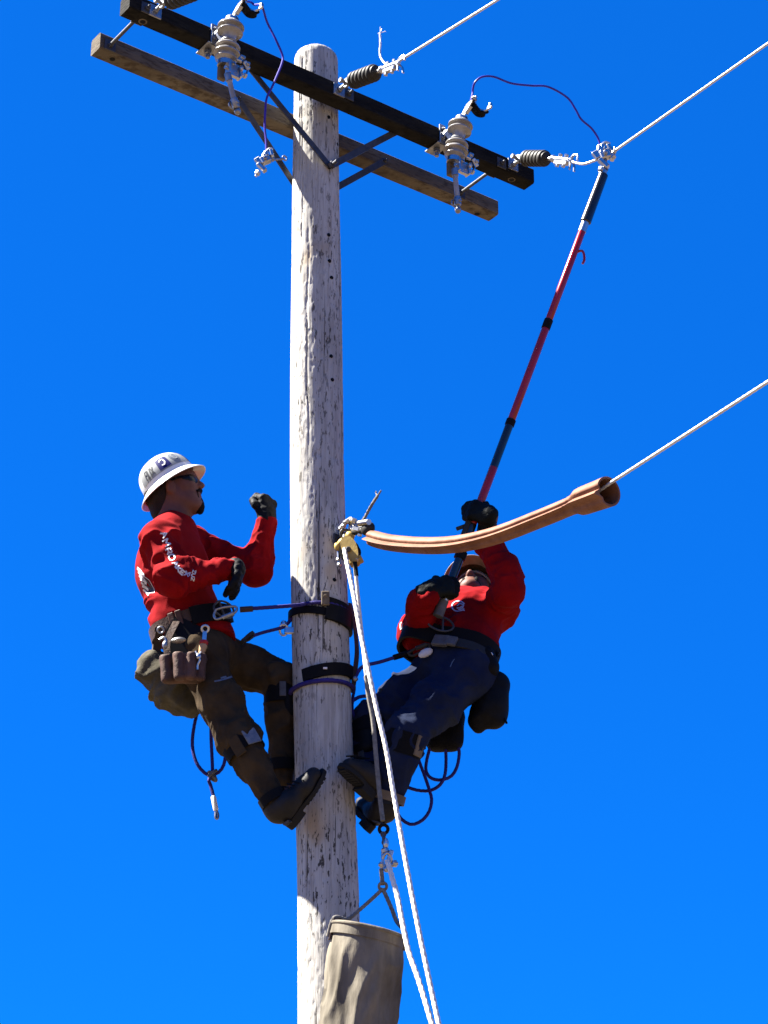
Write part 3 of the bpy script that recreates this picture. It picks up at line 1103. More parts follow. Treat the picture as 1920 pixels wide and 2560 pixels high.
# one straight line from the butt to the tip
def HL_(v):
    return along(1094, 1542, 1513, 424, v)
seg(HL_(1541), HL_(1502), .021, 'butt_grip', 'grip_grey')
seg(HL_(1503), HL_(1470), .0195, 'pole_section', 'bright')
seg(HL_(1474), HL_(1395), .0175, 'pole_section', 'black_gloss')
seg(HL_(1397), HL_(1380), .024, 'section_collar', 'black_rubber')
seg(HL_(1382), HL_(1310), .0185, 'pole_section', 'black_gloss')
seg(HL_(1312), HL_(1168), .0175, 'pole_section', 'stick_red')
seg(HL_(1170), HL_(1062), .0172, 'pole_section', 'black_gloss')
seg(HL_(1064), HL_(1050), .020, 'section_collar', 'black_rubber')
seg(HL_(1052), HL_(815), .0165, 'pole_section', 'stick_red')
seg(HL_(822), HL_(800), .019, 'section_collar', 'black_rubber')
seg(HL_(802), HL_(578), .0158, 'pole_section', 'stick_red')
seg(HL_(580), HL_(548), .0172, 'pole_section', 'bright')  # sun glint on the red tube, painted as a bright section
seg(HL_(556), HL_(436), .0240, 'head_tube', 'black_gloss', .0215)
seg(HL_(437), HL_(427), .012, 'head_tip', 'bright')
b = MB()
q = HL_(634)
b.tube(smooth([q, q + CR * .03 + ZV * .014, q + CR * .042 + ZV * .004, q + CR * .044 - ZV * .03, q + CR * .036 - ZV * .05], 5), .0055, 8)
b.build('side_hook', 'stick_red', hs)
b = MB()
for v, L in ((1362, .05), (1330, .055), (1306, .03)):
    q = HL_(v) - CR * .020 - CF * .012
    b.box(q, HL_(v - 40) - HL_(v), CR, L * .6, .011, .010, .003)
b.box(HL_(1318) - CR * .040 - CF * .012, CR + ZV * .4, CF, .022, .006, .008, .002)
b.build('latch', 'polymer', hs)

# ================================================================== NEUTRAL HARDWARE, LINE HOSE, LOWER WIRE
NS = W(850, 1338, -.09)
tn_ = (NS - AC) @ AD
def Nd(u, v, d=0.): return Wd(u, v, tn_ + d)
nc = thing('dead_end_clamp', 'bright bolted wire clamp and shackle on the pole beside the orange hose', 'wire clamp', W(850, 1340, -.08))
b = MB()
z0 = W(836, 1350, -.1)[2]
a0 = poles(z0, 48, -.03)
a1 = Nd(860, 1318)
b.tube([a0, poles(z0, 48, .045)], .010, 10)
pp = poles(z0, 48, .004)
nn = unit(poles(z0, 48, .1) - pp)
b.box(pp, nn, ZV, .004, .03, .03, .001)
b.torus(Nd(852, 1335), CR, .022, .007)
b.tube([poles(z0, 48, .04), Nd(852, 1335), Nd(858, 1322)], .009, 10)
b.build('eye_bolt', 'dark_steel', nc)
b = MB()
for u, v, hx, tl in ((869, 1303, .022, .7), (855, 1319, .018, 1.2), (884, 1301, .014, -.4)):
    q = Nd(u, v, -.015)
    b.box(q, unit(CR + ZV * tl), CF, hx, .013, .010, .005)
    b.bolt(q - CF * .012, -CF, .010, .010, .006)
b.tube(resample([Nd(878, 1306), Nd(904, 1316)], .01), .015, 12)
b.tube(resample([Nd(898, 1309, -.02), Nd(922, 1305, -.02)], .01), .012, 12)
b.box(Nd(892, 1322), Nd(930, 1326) - Nd(870, 1316), ZV, .04, .012, .016, .004)
for u, v in ((884, 1335), (900, 1335), (868, 1340)):
    b.tube([Nd(u, v), Nd(u + 8, v - 28)], .006, 8)
    b.bolt(Nd(u, v), unit(Nd(u, v) - Nd(u + 8, v - 28)), .010, .010)
b.build('clamp_body', 'bright', nc)
b = MB()
b.ball(Nd(920, 1322), (.035, .024, .028), X=AN, n=14)
b.tube([Nd(885, 1330), Nd(915, 1325)], .014, 12)
b.tube([Nd(852, 1350), Nd(862, 1338), Nd(880, 1333)], .012, 12)
b.build('clamp_keeper', 'polymer', nc)
b = MB()
tp = smooth([Nd(903, 1306, .01), Nd(912, 1294, .012), Nd(925, 1270, .015), Nd(937, 1250, .018), Nd(944, 1240, .02)], 6)
b.rope(tp, .006, 3, .045, 10, .2)
b.tube(smooth([tp[-1], Nd(949, 1232, .022), Nd(953, 1226, .024)], 4), .0035, 8)
b.tube(smooth([tp[-1], Nd(940, 1233, .022), Nd(940, 1228, .02)], 4), .003, 8)
b.build('wire_tail', 'rope_grey', nc)

hp = smooth([Nd(928, 1345), Nd(965, 1355), Nd(1010, 1361), Nd(1061, 1364), Nd(1106, 1363.5), Nd(1152, 1359), Nd(1198, 1350), Nd(1242, 1338), Nd(1285, 1323),
             Nd(1330, 1305), Nd(1380, 1285), Nd(1425, 1266), Nd(1442, 1258)], 8)
hose = thing('line_hose', 'curved orange rubber line hose covering the lower wire', 'line hose', hp[len(hp) // 2])
# closed loop around an open slit with two lips on the camera side below
def hose_prof(r, lip):
    o = []
    for k in range(30):
        th = math.radians(-8 + k * (300) / 29)
        o.append((math.cos(th) * r, math.sin(th) * r))
    th = math.radians(-8)
    return o
def hose_ring(c, t, r, lip, wall=.006):
    t = unit(t)
    s = unit(np.cross(t, ZV))            # level, across
    if s @ CF > 0:
        s = -s                            # towards the viewer
    u = np.cross(s, t) if np.cross(s, t)[2] > 0 else np.cross(t, s)
    pts = []
    # angle 0 = towards the viewer, 90 = up; the lip ridge leaves at about -25 degrees
    for k in range(60):
        a_ = math.radians(-20 + k * 360 / 60)
        rr = r
        dv = (k * 360 / 60 + 180) % 360 - 180
        rr = r + lip * math.exp(-(dv / 7.5) ** 2) - .16 * r * math.exp(-((dv + 27) / 13.) ** 2) - .20 * r * math.exp(-((dv - 19) / 9.) ** 2)
        pts.append(c + s * math.cos(a_) * rr + u * math.sin(a_) * rr)
    return pts
def hose_mesh(path, rad, lip, name, m, parent, inner=.78):
    b = MB()
    n = 60
    tg = np.gradient(path, axis=0)
    outer = np.concatenate([hose_ring(path[i], tg[i], rad[i], lip[i]) for i in range(len(path))])
    fs = []
    L = len(path)
    for i in range(L - 1):
        for k in range(n):
            l = (k + 1) % n
            fs.append((i * n + k, i * n + l, (i + 1) * n + l, (i + 1) * n + k))
    inn = np.concatenate([hose_ring(path[i], tg[i], rad[i] * inner, 0.) for i in range(L)])
    o = L * n
    for i in range(L - 1):
        for k in range(n):
            l = (k + 1) % n
            fs.append((o + i * n + l, o + i * n + k, o + (i + 1) * n + k, o + (i + 1) * n + l))
    for k in range(n):
        l = (k + 1) % n
        fs.append((k, o + k, o + l, l))
        e = (L - 1) * n
        fs.append((e + l, o + e + l, o + e + k, e + k))
    b.add(np.vstack([outer, inn]), fs)
    return b.build(name, m, parent, angle=45)
hp = resample(hp, .02)
nh = len(hp)
hr = np.full(nh, .0325)
hr[:3] = (.030, .032, .0325)
hose_mesh(hp, hr, np.full(nh, .0145), 'hose_body', 'orange', hose)
cp = resample(smooth([Nd(1430, 1263.5), Nd(1446, 1257), Nd(1470, 1248), Nd(1500, 1237), Nd(1522, 1228.5)], 6), .016)
cr = np.interp(np.arange(len(cp)), [0, 1.2, 3.2, len(cp) - 1], [.034, .035, .049, .053])
hose_mesh(cp, cr, np.full(len(cp), .018), 'coupling', 'orange', hose, .86)
b = MB()
hpw = np.vstack([[Nd(905, 1326)], hp[2:-2], cp[2:-2]])
wst = Nd(1524, 1208)
lw = np.vstack([smooth([Nd(905, 1322), Nd(930, 1338)], 3), hp[3::4] + ZV * .004, [Nd(1470, 1244), Nd(1500, 1226)], wire_pts(Nd(1524, 1209), 1922, 953, tn_)])
line_wire(lw, 'lower stranded wire leaving the orange hose to the right')

# ================================================================== HAND LINE: BLOCK, ROPE, TOOL BUCKET
bl = thing('handline_block', 'worn yellow pulley block hanging from the pole bolt', 'pulley block', W(870, 1380, -.17))
bt, bb_ = W(862, 1352, -.16), W(888, 1408, -.17)
ax_ = unit(bb_ - bt)
side = unit(np.cross(ax_, unit(CF)))
face = unit(np.cross(side, ax_))
b = MB()
for sg in (-1, 1):
    c = (bt + bb_) / 2 + face * sg * .022 + side * .006
    pts = []
    for k in range(20):
        th = k / 20 * 2 * math.pi
        w = .030 + .007 * math.sin(th)
        p = c + side * w * math.cos(th) - ax_ * .062 * math.sin(th)
        pts += [p + face * .004, p - face * .004]
    b.hull(pts)
b.ball(bt + side * -.008 + ax_ * .005, (.028, .024, .02), X=side, n=12)
b.ball(bt + side * .026 - ax_ * .008, (.018, .02, .022), X=side, n=12)
b.ball(bt - side * .036 + ax_ * .012, (.014, .016, .02), X=side, n=12)
b.box(bt + ax_ * .105 + side * .006, side, face, .028, .022, .010, .004)
b.build('side_plates', 'yellow', bl)
b = MB()
b.lathe((bt + bb_) / 2 - face * .016, (bt + bb_) / 2 + face * .016, [(0, .042), (.3, .034), (.7, .034), (1, .042)], 24)
b.build('sheave', 'black_rubber', bl)
b = MB()
b.torus(W(862, 1334, -.14), CF, .016, .006)
b.tube([W(862, 1338, -.14), bt], .010, 10)
b.build('swivel', 'dark_steel', bl)
b = MB()
b.tube([W(845, 1365, -.15), W(847, 1416, -.15)], .007, 8)
for q in (W(845, 1400, -.15), W(848, 1412, -.15)):
    b.ball(q, .010, n=8)
b.build('keeper_pin', 'bright', bl)
b = MB()
b.bolt((bt + bb_) / 2 + face * -.028, -CF, .012, .012)
b.build('axle_bolt', 'dark_steel', bl)
MB().ball(W(892, 1399, -.19), .009, n=8).build('rivet', 'bright', bl)

ra = smooth([W(861, 1372, -.19), W(866, 1400, -.215), W(876, 1446, -.25), W(886, 1496, -.285), W(902, 1585, -.34), W(920, 1670, -.38), W(941, 1769, -.41), W(965, 1871, -.44), W(983, 1977, -.47),
             W(1013, 2146, -.52), W(1047, 2324, -.58), W(1097, 2560, -.66), W(1145, 2780, -.78), W(1190, 3020, -.94)], 8)
o = MB().rope(ra, .0088, 3, .085, 12, .15, .008).build('pull_rope', 'rope', angle=70)
tag(o, 'long white rope falling from the yellow block to the lower right, right of the two', 'rope')
rb = thing('handline_rope', 'white and greyed rope falling from the right of the block to a snap hook', 'rope', W(885, 1430, -.19))
r1 = smooth([W(886, 1400, -.185), W(889, 1432, -.19), W(894, 1480, -.195), W(900, 1542, -.20), W(908, 1620, -.205), W(917, 1700, -.21)], 8)
MB().rope(r1, .0072, 3, .06, 12, .12, .01).build('rope_upper', 'rope', rb)
r2 = smooth([W(915, 1690, -.215), W(921, 1740, -.22), W(932, 1800, -.225), W(941, 1901, -.24), W(949, 1985, -.255), W(957, 2052, -.27)], 8)
MB().rope(r2, .0085, 3, .06, 12, .14, .01).build('rope_lower', 'rope_grey', rb)
b = MB()
b.tube([W(886, 1392, -.185), W(891, 1440, -.192)], .009, 10)
b.build('rope_whipping', 'black_rubber', rb)
b = MB()
b.torus(W(959, 2073, -.27), CF, .016, .0065)
b.build('thimble', 'black_rubber', rb)
hk = thing('snap_hook', 'shiny swivel snap hook and shackle joining rope to bucket', 'snap hook', W(966, 2150, -.28))
b = MB()
b.tube(smooth([W(958, 2080, -.272), W(960, 2100, -.275), W(962, 2118, -.28)], 4), .007, 8)
for k in range(4):
    b.torus(W(958.5 + k * 1.4, 2086 + k * 10, -.272), CR if k % 2 else CF, .0085, .0035, 14, 6)
b.build('swivel', 'dark_steel', hk)
b = MB()
b.ball(W(965, 2108, -.285), (.011, .012, .02), n=10)
for sg in (-1, 1):
    b.strap(smooth([W(962 + sg * 6, 2124, -.28), W(964 + sg * 9, 2142, -.285), W(966 + sg * 8, 2160, -.285), W(966 + sg * 3, 2178, -.285)], 5), CF, .014, .008)
b.lathe(W(961, 2120, -.285), W(965, 2134, -.285), [(0, .010), (.3, .015), (.8, .014), (1, .010)], 14)
b.box(W(974, 2142, -.29), W(978, 2130, -.29) - W(970, 2154, -.29), CF, .026, .006, .008, .002)
b.bolt(W(957, 2162, -.287), -CR, .012, .012, .004)
b.bolt(W(983, 2159, -.292), CR, .013, .014, .004)
b.tube([W(956, 2166, -.285), W(986, 2162, -.29)], .007, 10)
b.ball(W(967, 2172, -.29), (.012, .010, .014), n=10)
b.torus(W(968, 2152, -.285), CF, .028, .0055, ry=.016, X=ZV)
b.build('hook_body', 'bright', hk)
rc = smooth([W(968, 2152, -.30), W(974, 2170, -.325), W(982, 2200, -.35), W(994, 2243, -.38), W(1019, 2368, -.45), W(1047, 2451, -.50), W(1080, 2560, -.56), W(1150, 2800, -.62), W(1205, 3020, -.80)], 8)
o = MB().rope(rc, .0092, 3, .085, 12, .15, .008).build('tag_rope', 'rope', angle=70)
tag(o, 'white rope running from the snap hook down past the canvas bucket, left of the two', 'rope')
# bucket
BY = -.32
bk = thing('canvas_bucket', 'dirty canvas tool bucket hanging in front of the pole', 'tool bucket', W(925, 2350, BY))
CT = W(922, 2330, BY)
CB = W(884, 2640, BY + .02)
bx = unit(CT - CB)
e1 = unit(np.cross(unit(CF), bx))
e1 = e1 if e1[0] > 0 else -e1
e2 = np.cross(bx, e1)
Rk = .131
tilt = unit(bx * 1.0 + CR * .10 - np.array([0, .06, 0]))
def ring_at(f, n=72):
    """f 0 at the mouth, 1 at the foot"""
    c = CT + (CB - CT) * f
    up_ = unit(tilt * max(0, 1 - f * 3) + bx * min(1, f * 3 + 1e-6))
    x1 = unit(np.cross(e2, up_))
    x1 = x1 if x1[0] > 0 else -x1
    y1 = np.cross(up_, x1)
    a_ = np.arange(n) * 2 * math.pi / n
    return c, x1, y1, up_, a_
NB, NR = 120, 90
vs = []
for i in range(NR):
    f = i / (NR - 1)
    c, x1, y1, up_, a_ = ring_at(f, NB)
    fold = min(1, max(0, f - .05) * 5)
    q = np.stack([np.cos(a_) * 1.9 + f * 1.2, np.sin(a_) * 1.9, np.full(NB, f * 1.6 + 3.)], 1)
    q2 = np.stack([np.cos(a_) * 3.4 - f * 1.8, np.sin(a_) * 3.4, np.full(NB, f * 2.4 + 9.)], 1)
    r = Rk * (1 - .06 * f) + fold * (.026 * (ridge(q, 1.4) - .5) + .012 * (ridge(q2, 1.4) - .5)) * (.6 + .6 * f)
    if f < .04:
        r = np.full(NB, Rk + .003)
    vs.append(c + np.outer(r * np.cos(a_), x1) + np.outer(r * np.sin(a_), y1))
fs = []
for i in range(NR - 1):
    for k in range(NB):
        l = (k + 1) % NB
        fs.append((i * NB + k, i * NB + l, (i + 1) * NB + l, (i + 1) * NB + k))
fs.append(tuple((NR - 1) * NB + k for k in range(NB)))
body = MB().add(np.concatenate(vs), fs).build('bucket_body', 'canvas', bk, angle=70)
sol = body.modifiers.new('cloth thickness', 'SOLIDIFY')
sol.thickness = .003
sol.offset = -1
b = MB()
c, x1, y1, up_, a_ = ring_at(0, 60)
pts = c + np.outer(np.cos(a_), x1) * (Rk + .004) + np.outer(np.sin(a_), y1) * (Rk + .004)
b.tube(pts + up_ * .002, .0075, 10, closed=True)
b.strap(pts - up_ * .018, up_, .036, .006, closed=True)
b.build('rim_band', 'canvas', bk)
b = MB()
ap = W(957, 2222, -.29)
lug = [c - x1 * (Rk + .004) * .98 - y1 * .02, c + x1 * (Rk + .004) * .96 - y1 * .03]
b.rope(smooth([ap, W(927, 2250, -.295), W(896, 2277, -.30), W(868, 2298, -.305), lug[0] + up_ * .02, lug[0] - up_ * .05 - x1 * .008], 6), .0068, 3, .05, 10, .15)
b.rope(smooth([ap, W(968, 2246, -.295), W(980, 2274, -.30), W(992, 2304, -.305), lug[1] + up_ * .02, lug[1] - up_ * .04 + x1 * .008], 6), .0075, 3, .05, 10, .15)
b.rope(smooth([W(953, 2172, -.287), W(955, 2195, -.288), W(957, 2212, -.29)], 4), .008, 3, .05, 10, .15)
b.torus(W(957, 2216, -.29), CF, .014, .0055)
b.build('bail_rope', 'rope_grey', bk)
b = MB()
for L in lug:
    b = MB()
    b.strap(smooth([L + up_ * .018, L - up_ * .02, L - up_ * .06], 4), np.cross(up_, unit(L - c)), .03, .006)
    b.build('strap_tab', 'brown_strap', bk)

# ================================================================== PEOPLE
def hand(F, wrist, dv, back, side, curls, tc=(35, 40), k=.008, g=.0, fan=.0, sc=1.):
    """palm, four bent fingers of unequal length and a thumb; g thickens for a glove"""
    dv, back = unit(dv), np.asarray(back, float)
    back = unit(back - dv * (back @ dv))
    side = np.asarray(side, float)
    side = unit(side - dv * (side @ dv) - back * (side @ back))
    W0 = np.asarray(wrist, float)
    lens = [(.044 * sc, .027 * sc, .021 * sc), (.049 * sc, .030 * sc, .022 * sc), (.045 * sc, .028 * sc, .021 * sc), (.035 * sc, .022 * sc, .019 * sc)]
    for i in range(4):
        off = .031 - .0205 * i
        K = W0 + dv * (.092 - .004 * abs(i - 1)) * sc + side * off
        F.cone(W0 + side * off * .55 + dv * .01, K, .0155 + g, .0125 + g, .012)
        c = curls[i] if isinstance(curls[0], (tuple, list)) else curls
        p, a = K, 0.
        dd0 = unit(dv + side * fan * (1.5 - i))
        for L, ca, r0, r1 in zip(lens[i], c, (.0105, .0095, .0085), (.0098, .0088, .0075)):
            a += math.radians(ca)
            d_ = dd0 * math.cos(a) - back * math.sin(a)
            q = p + d_ * L
            F.cone(p, q, r0 + g, r1 + g, k if p is not K else .010)
            p = q
    T = W0 + dv * .028 + side * .026 - back * .006
    F.cone(W0 + dv * .01 + side * .012, T, .017 + g, .016 + g, .012)
    a0 = math.radians(tc[0])
    d1 = unit(dv * .62 + side * .62 - back * .35)
    p1 = T + d1 * .040
    F.cone(T, p1, .0135 + g, .0115 + g, .010)
    d2 = unit(d1 * math.cos(a0) + unit(dv * .6 - side * .75 - back * .4) * math.sin(a0))
    p2 = p1 + d2 * .033
    F.cone(p1, p2, .0112 + g, .0098 + g, .008)
    d3 = unit(d2 * math.cos(math.radians(tc[1])) + unit(-side - back * .5 + dv * .2) * math.sin(math.radians(tc[1])))
    F.cone(p2, p2 + d3 * .024, .0098 + g, .008 + g, .008)

class Head:
    """axes: f the way the face looks, l to its left, u up; o midway between the ears"""
    def __init__(s, o, f, up, k=.95):
        s.k = k
        s.o = np.asarray(o, float)
        s.f = unit(f)
        up = np.asarray(up, float)
        s.u = unit(up - s.f * (up @ s.f))
        s.l = np.cross(s.u, s.f)
    def P(s, x, y, z):
        return s.o + (s.f * x + s.l * y + s.u * z) * s.k
    def add(s, F, neck, rn=.060):
        P = s.P
        F.ell(P(-.008, 0, .052), (.099, .077, .090), s.f, s.l)
        F.cone(P(.045, 0, .035), P(.048, 0, -.045), .060, .048, .03, (s.l, 1.05))
        for y in (-1, 1):
            F.cone(P(.002, y * .050, -.035), P(.062, y * .022, -.086), .026, .022, .03)
            F.cone(P(.074, y * .012, .044), P(.062, y * .050, .040), .012, .011, .02)          # brow
            F.cone(P(.070, y * .040, .004), P(.050, y * .056, -.004), .013, .012, .03)          # cheekbone
            F.ell(P(-.004, y * .084, -.004), (.018, .010, .031), unit(s.f + s.u * -.2), s.l, .008)   # ear
            F.ell(P(-.012, y * .090, .000), (.014, .006, .027), unit(s.f + s.u * -.2), s.l, .006)
            F.ell(P(.004, y * .097, -.006), (.006, .007, .010), s.f, s.l, .006, -1)
            F.ell(P(.090, y * .031, .026), (.010, .015, .011), s.f, s.l, .012, -1)              # socket
            F.ell(P(.080, y * .031, .026), (.0125, .0125, .0125), s.f, s.l, .004)               # eyeball under its lid
        F.ell(P(.076, 0, -.092), (.024, .026, .020), s.f, s.l, .03)                             # chin
        F.cone(P(.098, 0, .034), P(.120, 0, -.004), .009, .0125, .012)                          # nose
        for y in (-1, 1):
            F.ell(P(.109, y * .012, -.008), (.011, .008, .008), s.f, s.l, .008)
        F.ell(P(.096, 0, -.040), (.011, .024, .0075), s.f, s.l, .008)                           # lips
        F.ell(P(.094, 0, -.053), (.011, .021, .0075), s.f, s.l, .008)
        F.ell(P(.108, 0, -.0465), (.008, .026, .0018), s.f, s.l, .003, -1)
        F.cone(P(-.022, 0, -.005), neck, rn, rn + .006, .03)
        F.cone(P(.020, 0, -.05), neck + s.f * .01, .040, .048, .03)

class Hat:
    """full brim hard hat about its own axes"""
    def __init__(s, o, f, up, k=1.):
        s.o = np.asarray(o, float)
        s.f = unit(f)
        up = np.asarray(up, float)
        s.u = unit(up - s.f * (up @ s.f))
        s.l = np.cross(s.u, s.f)
        s.k = k
    def at(s, a, q, off=0.):
        """a round from the front, q 0 crown top .. 1 dome foot .. 2 brim edge"""
        ax_, ay = .132, .110
        if q <= 1:
            th = q * math.pi / 2
            r = math.sin(th) ** .92
            z = .138 * math.cos(th) ** .86
            n = np.array([math.cos(a) * math.sin(th), math.sin(a) * math.sin(th), math.cos(th) + .05])
        else:
            e = q - 1
            r = 1 + e * (.27 + .06 * abs(math.cos(a)) ** 2)
            z = -.030 * e ** 1.0 - .006 * e * e
            n = np.array([math.cos(a) * .55, math.sin(a) * .55, 1])
        rid = .006 * math.exp(-((math.sin(a) * r) / .16) ** 2) * (1 if q < 1 else 0) * min(1, max(0, (1 - q) * 4))
        p = np.array([ax_ * r * math.cos(a), ay * r * math.sin(a), z + rid])
        p = (p + n / np.linalg.norm(n) * off) * s.k
        return s.o + s.f * p[0] + s.l * p[1] + s.u * p[2]
    def shell(s, m, parent):
        qs = list(np.linspace(0.015, .97, 22)) + [1.0, 1.04, 1.15, 1.35, 1.6, 1.85, 1.96, 2.0]
        N = 72
        vs = [s.at(2 * math.pi * k / N, q) for q in qs for k in range(N)]
        fs = [(i * N + k, i * N + (k + 1) % N, (i + 1) * N + (k + 1) % N, (i + 1) * N + k) for i in range(len(qs) - 1) for k in range(N)]
        fs.append(tuple(range(N - 1, -1, -1)))
        o = MB().add(vs, fs).build('hard_hat', m, parent, angle=60)
        md = o.modifiers.new('shell thickness', 'SOLIDIFY')
        md.thickness = .004
        md.offset = -1
        md = o.modifiers.new('rolled rim', 'BEVEL')
        md.width = .0012
        md.segments = 2
        return o
    def patch(s, a0, a1, q0, q1, off, name, m, parent, n=20, mk=6, mask=None):
        vs = [s.at(a0 + (a1 - a0) * i / n, q0 + (q1 - q0) * j / mk, off) for i in range(n + 1) for j in range(mk + 1)]
        fs = []
        for i in range(n):
            for j in range(mk):
                if mask is None or mask((i + .5) / n, (j + .5) / mk):
                    fs.append((i * (mk + 1) + j, (i + 1) * (mk + 1) + j, (i + 1) * (mk + 1) + j + 1, i * (mk + 1) + j + 1))
        return MB().add(vs, fs).build(name, m, parent)
    def strokes(s, paths, off, w, name, m, parent):
        b = MB()
        for p in paths:
            pts = resample(np.array([[a, q, 0] for a, q in p]), .02)
            q = np.array([s.at(x[0], x[1], off) for x in pts])
            nn = np.array([s.at(x[0], x[1], off + .01) for x in pts]) - q
            t = np.gradient(q, axis=0)
            wd = np.cross(t, nn)
            wd /= np.linalg.norm(wd, axis=1)[:, None]
            vs = np.concatenate([q - wd * w / 2, q + wd * w / 2])
            n = len(q)
            b.add(vs, [(i, i + 1, n + i + 1, n + i) for i in range(n - 1)])
        return b.build(name, m, parent)

GLYPH = {  # strokes on a 1 x 1 cell, y up
 'A': [[(0, 0), (.5, 1), (1, 0)], [(.22, .4), (.78, .4)]],
 'M': [[(0, 0), (0, 1), (.5, .4), (1, 1), (1, 0)]],
 'R': [[(0, 0), (0, 1), (.8, 1), (.95, .75), (.8, .5), (0, .5)], [(.45, .5), (1, 0)]],
 'O': [[(.2, 0), (0, .3), (0, .7), (.2, 1), (.8, 1), (1, .7), (1, .3), (.8, 0), (.2, 0)]],
 'D': [[(0, 0), (0, 1), (.7, 1), (1, .7), (1, .3), (.7, 0), (0, 0)]],
 'K': [[(0, 0), (0, 1)], [(1, 1), (.1, .5), (1, 0)]],
 'E': [[(1, 0), (0, 0), (0, 1), (1, 1)], [(0, .5), (.8, .5)]],
 'Y': [[(0, 1), (.5, .5), (1, 1)], [(.5, .5), (.5, 0)]],
 'B': [[(0, 0), (0, 1), (.75, 1), (.9, .8), (.75, .55), (0, .55)], [(.75, .55), (1, .3), (.75, 0), (0, 0)]],
 'X': [[(0, 0), (1, 1)], [(0, 1), (1, 0)]],
 'Z': [[(0, 1), (1, 1), (0, 0), (1, 0)]],
 'U': [[(0, 1), (0, .2), (.3, 0), (.7, 0), (1, .2), (1, 1)]],
 'H': [[(0, 0), (0, 1)], [(1, 0), (1, 1)], [(0, .5), (1, .5)]],
 'J': [[(.2, 1), (.8, 1), (.9, .4), (.6, .05), (.15, .1)], [(.2, 1), (.1, .7)]],
 'W': [[(0, 1), (.25, 0), (.5, .6), (.75, 0), (1, 1)]],
 '2': [[(0, .8), (.2, 1), (.8, 1), (1, .75), (0, 0), (1, 0)]],
}
def print_on(F, pts, name, m, parent, w=.006, lift=.002):
    """lay photo-plane strokes [(u, v), ...] on a cloth surface as a thin printed film"""
    b = MB()
    for p in pts:
        q = resample(np.array([[x, y, 0] for x, y in p], float), 1.2)
        P, N = [], []
        for u, v, _ in q:
            r = unit(ray(u, v))
            loc, nrm, i, dist = F.bvh.ray_cast(Vector(CAM), Vector(r))
            if loc is None:
                continue
            nrm = np.array(nrm)
            if nrm @ r > 0:
                nrm = -nrm
            P.append(np.array(loc) + nrm * lift)
            N.append(nrm)
        if len(P) < 2:
            continue
        P, N = np.array(P), np.array(N)
        t = np.gradient(P, axis=0)
        wd = np.cross(t, N)
        wd /= np.linalg.norm(wd, axis=1)[:, None] + 1e-9
        n = len(P)
        vs = np.concatenate([P - wd * w / 2, P + wd * w / 2])
        b.add(vs, [(i, i + 1, n + i + 1, n + i) for i in range(n - 1)])
    if not b.v:
        return None
    return b.build(name, m, parent)
def word(txt, u, v, ux, uy, size, gap=1.25):
    """strokes of txt in photo pixels; (ux, uy) reading direction"""
    out = []
    L = math.hypot(ux, uy)
    ux, uy = ux / L, uy / L
    for i, ch in enumerate(txt):
        if ch == ' ':
            continue
        for st in GLYPH[ch]:
            out.append([(u + ((x + i * gap) * ux + y * uy) * size, v + ((x + i * gap) * uy - y * ux) * size) for x, y in st])
    return out

def boot(parent, heel, toe, ankle, down, shin):
    """heel and toe lie on the sole; down is the sole's outward normal"""
    f = unit(toe - heel)
    dn = np.asarray(down, float)
    dn = unit(dn - f * (dn @ f))
    sd = np.cross(f, dn)
    L = np.linalg.norm(toe - heel)
    F = SDF(.0065)
    F.cone(heel + f * .030 - dn * .032, heel + f * L * .62 - dn * .029, .030, .034, .025, (sd, 1.05))
    F.cone(heel + f * L * .62 - dn * .027, toe - f * .033 - dn * .024, .034, .028, .025, (sd, 1.15))
    F.cone(heel + f * .05 - dn * .052, ankle, .035, .039, .035)
    F.cone(heel + f * .085 - dn * .05, ankle + unit(shin - ankle) * .02, .032, .042, .035)
    F.cone(ankle, ankle + unit(shin - ankle) * .13, .044, .048, .03)
    F.plane(heel + dn * -.004, dn)
    o = F.build('boot', 'boot', parent, lambda p: .003 * (fbm(p * 38, 2) - .5))
    b = MB()
    pts = []
    for i in range(36):
        a_ = i / 36 * 2 * math.pi
        x = .5 + .5 * math.cos(a_)
        wv = .033 + .011 * math.sin(min(1, max(0, (x - .3) / .7)) * math.pi) - .006 * math.exp(-((x - .38) / .12) ** 2)
        sgn = math.sin(a_)
        y = wv * (abs(sgn) ** .7) * (1 if sgn > 0 else -1)
        pts.append(heel + f * (-.006 + x * (L + .012)) + sd * y)
    n = len(pts)
    pts = np.array(pts)
    lay = [pts - dn * .006, pts + dn * .010]
    vs = np.concatenate(lay)
    fs = [(k, (k + 1) % n, n + (k + 1) % n, n + k) for k in range(n)] + [tuple(range(n - 1, -1, -1)), tuple(range(n, 2 * n))]
    b.add(vs, fs)
    hp_ = [p for p in pts if (p - heel) @ f < .085]
    b.hull([q for p in hp_ for q in (p * .97 + heel * .03 + dn * .009, p * .97 + heel * .03 + dn * .028)])
    for k in range(7):
        c = heel + f * (L * .45 + k * L * .075) + dn * .012
        b.box(c, sd, f, .034 - abs(k - 2.5) * .002, .006, .005, .001)
    b.build('sole', 'sole', o)
    b = MB()
    for k in range(4):
        c = heel + f * (.115 + .018 * k) - dn * (.088 - .010 * k)
        b.tube([c - sd * .03, c + sd * .03 - f * .006], .003, 6)
    b.build('laces', 'webbing', o)
    return o

def calf_band(parent, a, b_, r, w, name='climber_strap', m='webbing', flat=1.0):
    """strap once round a leg, a on the leg's axis and b_ along it"""
    d = unit(b_ - a)
    N = perp(d)
    B = np.cross(d, N)
    t = np.arange(40) / 40 * 2 * math.pi
    pts = a + np.outer(np.cos(t), N) * r + np.outer(np.sin(t), B) * r * flat
    bb = MB()
    bb.strap(pts, d, w, .007, closed=True)
    return bb.build(name, m, parent)

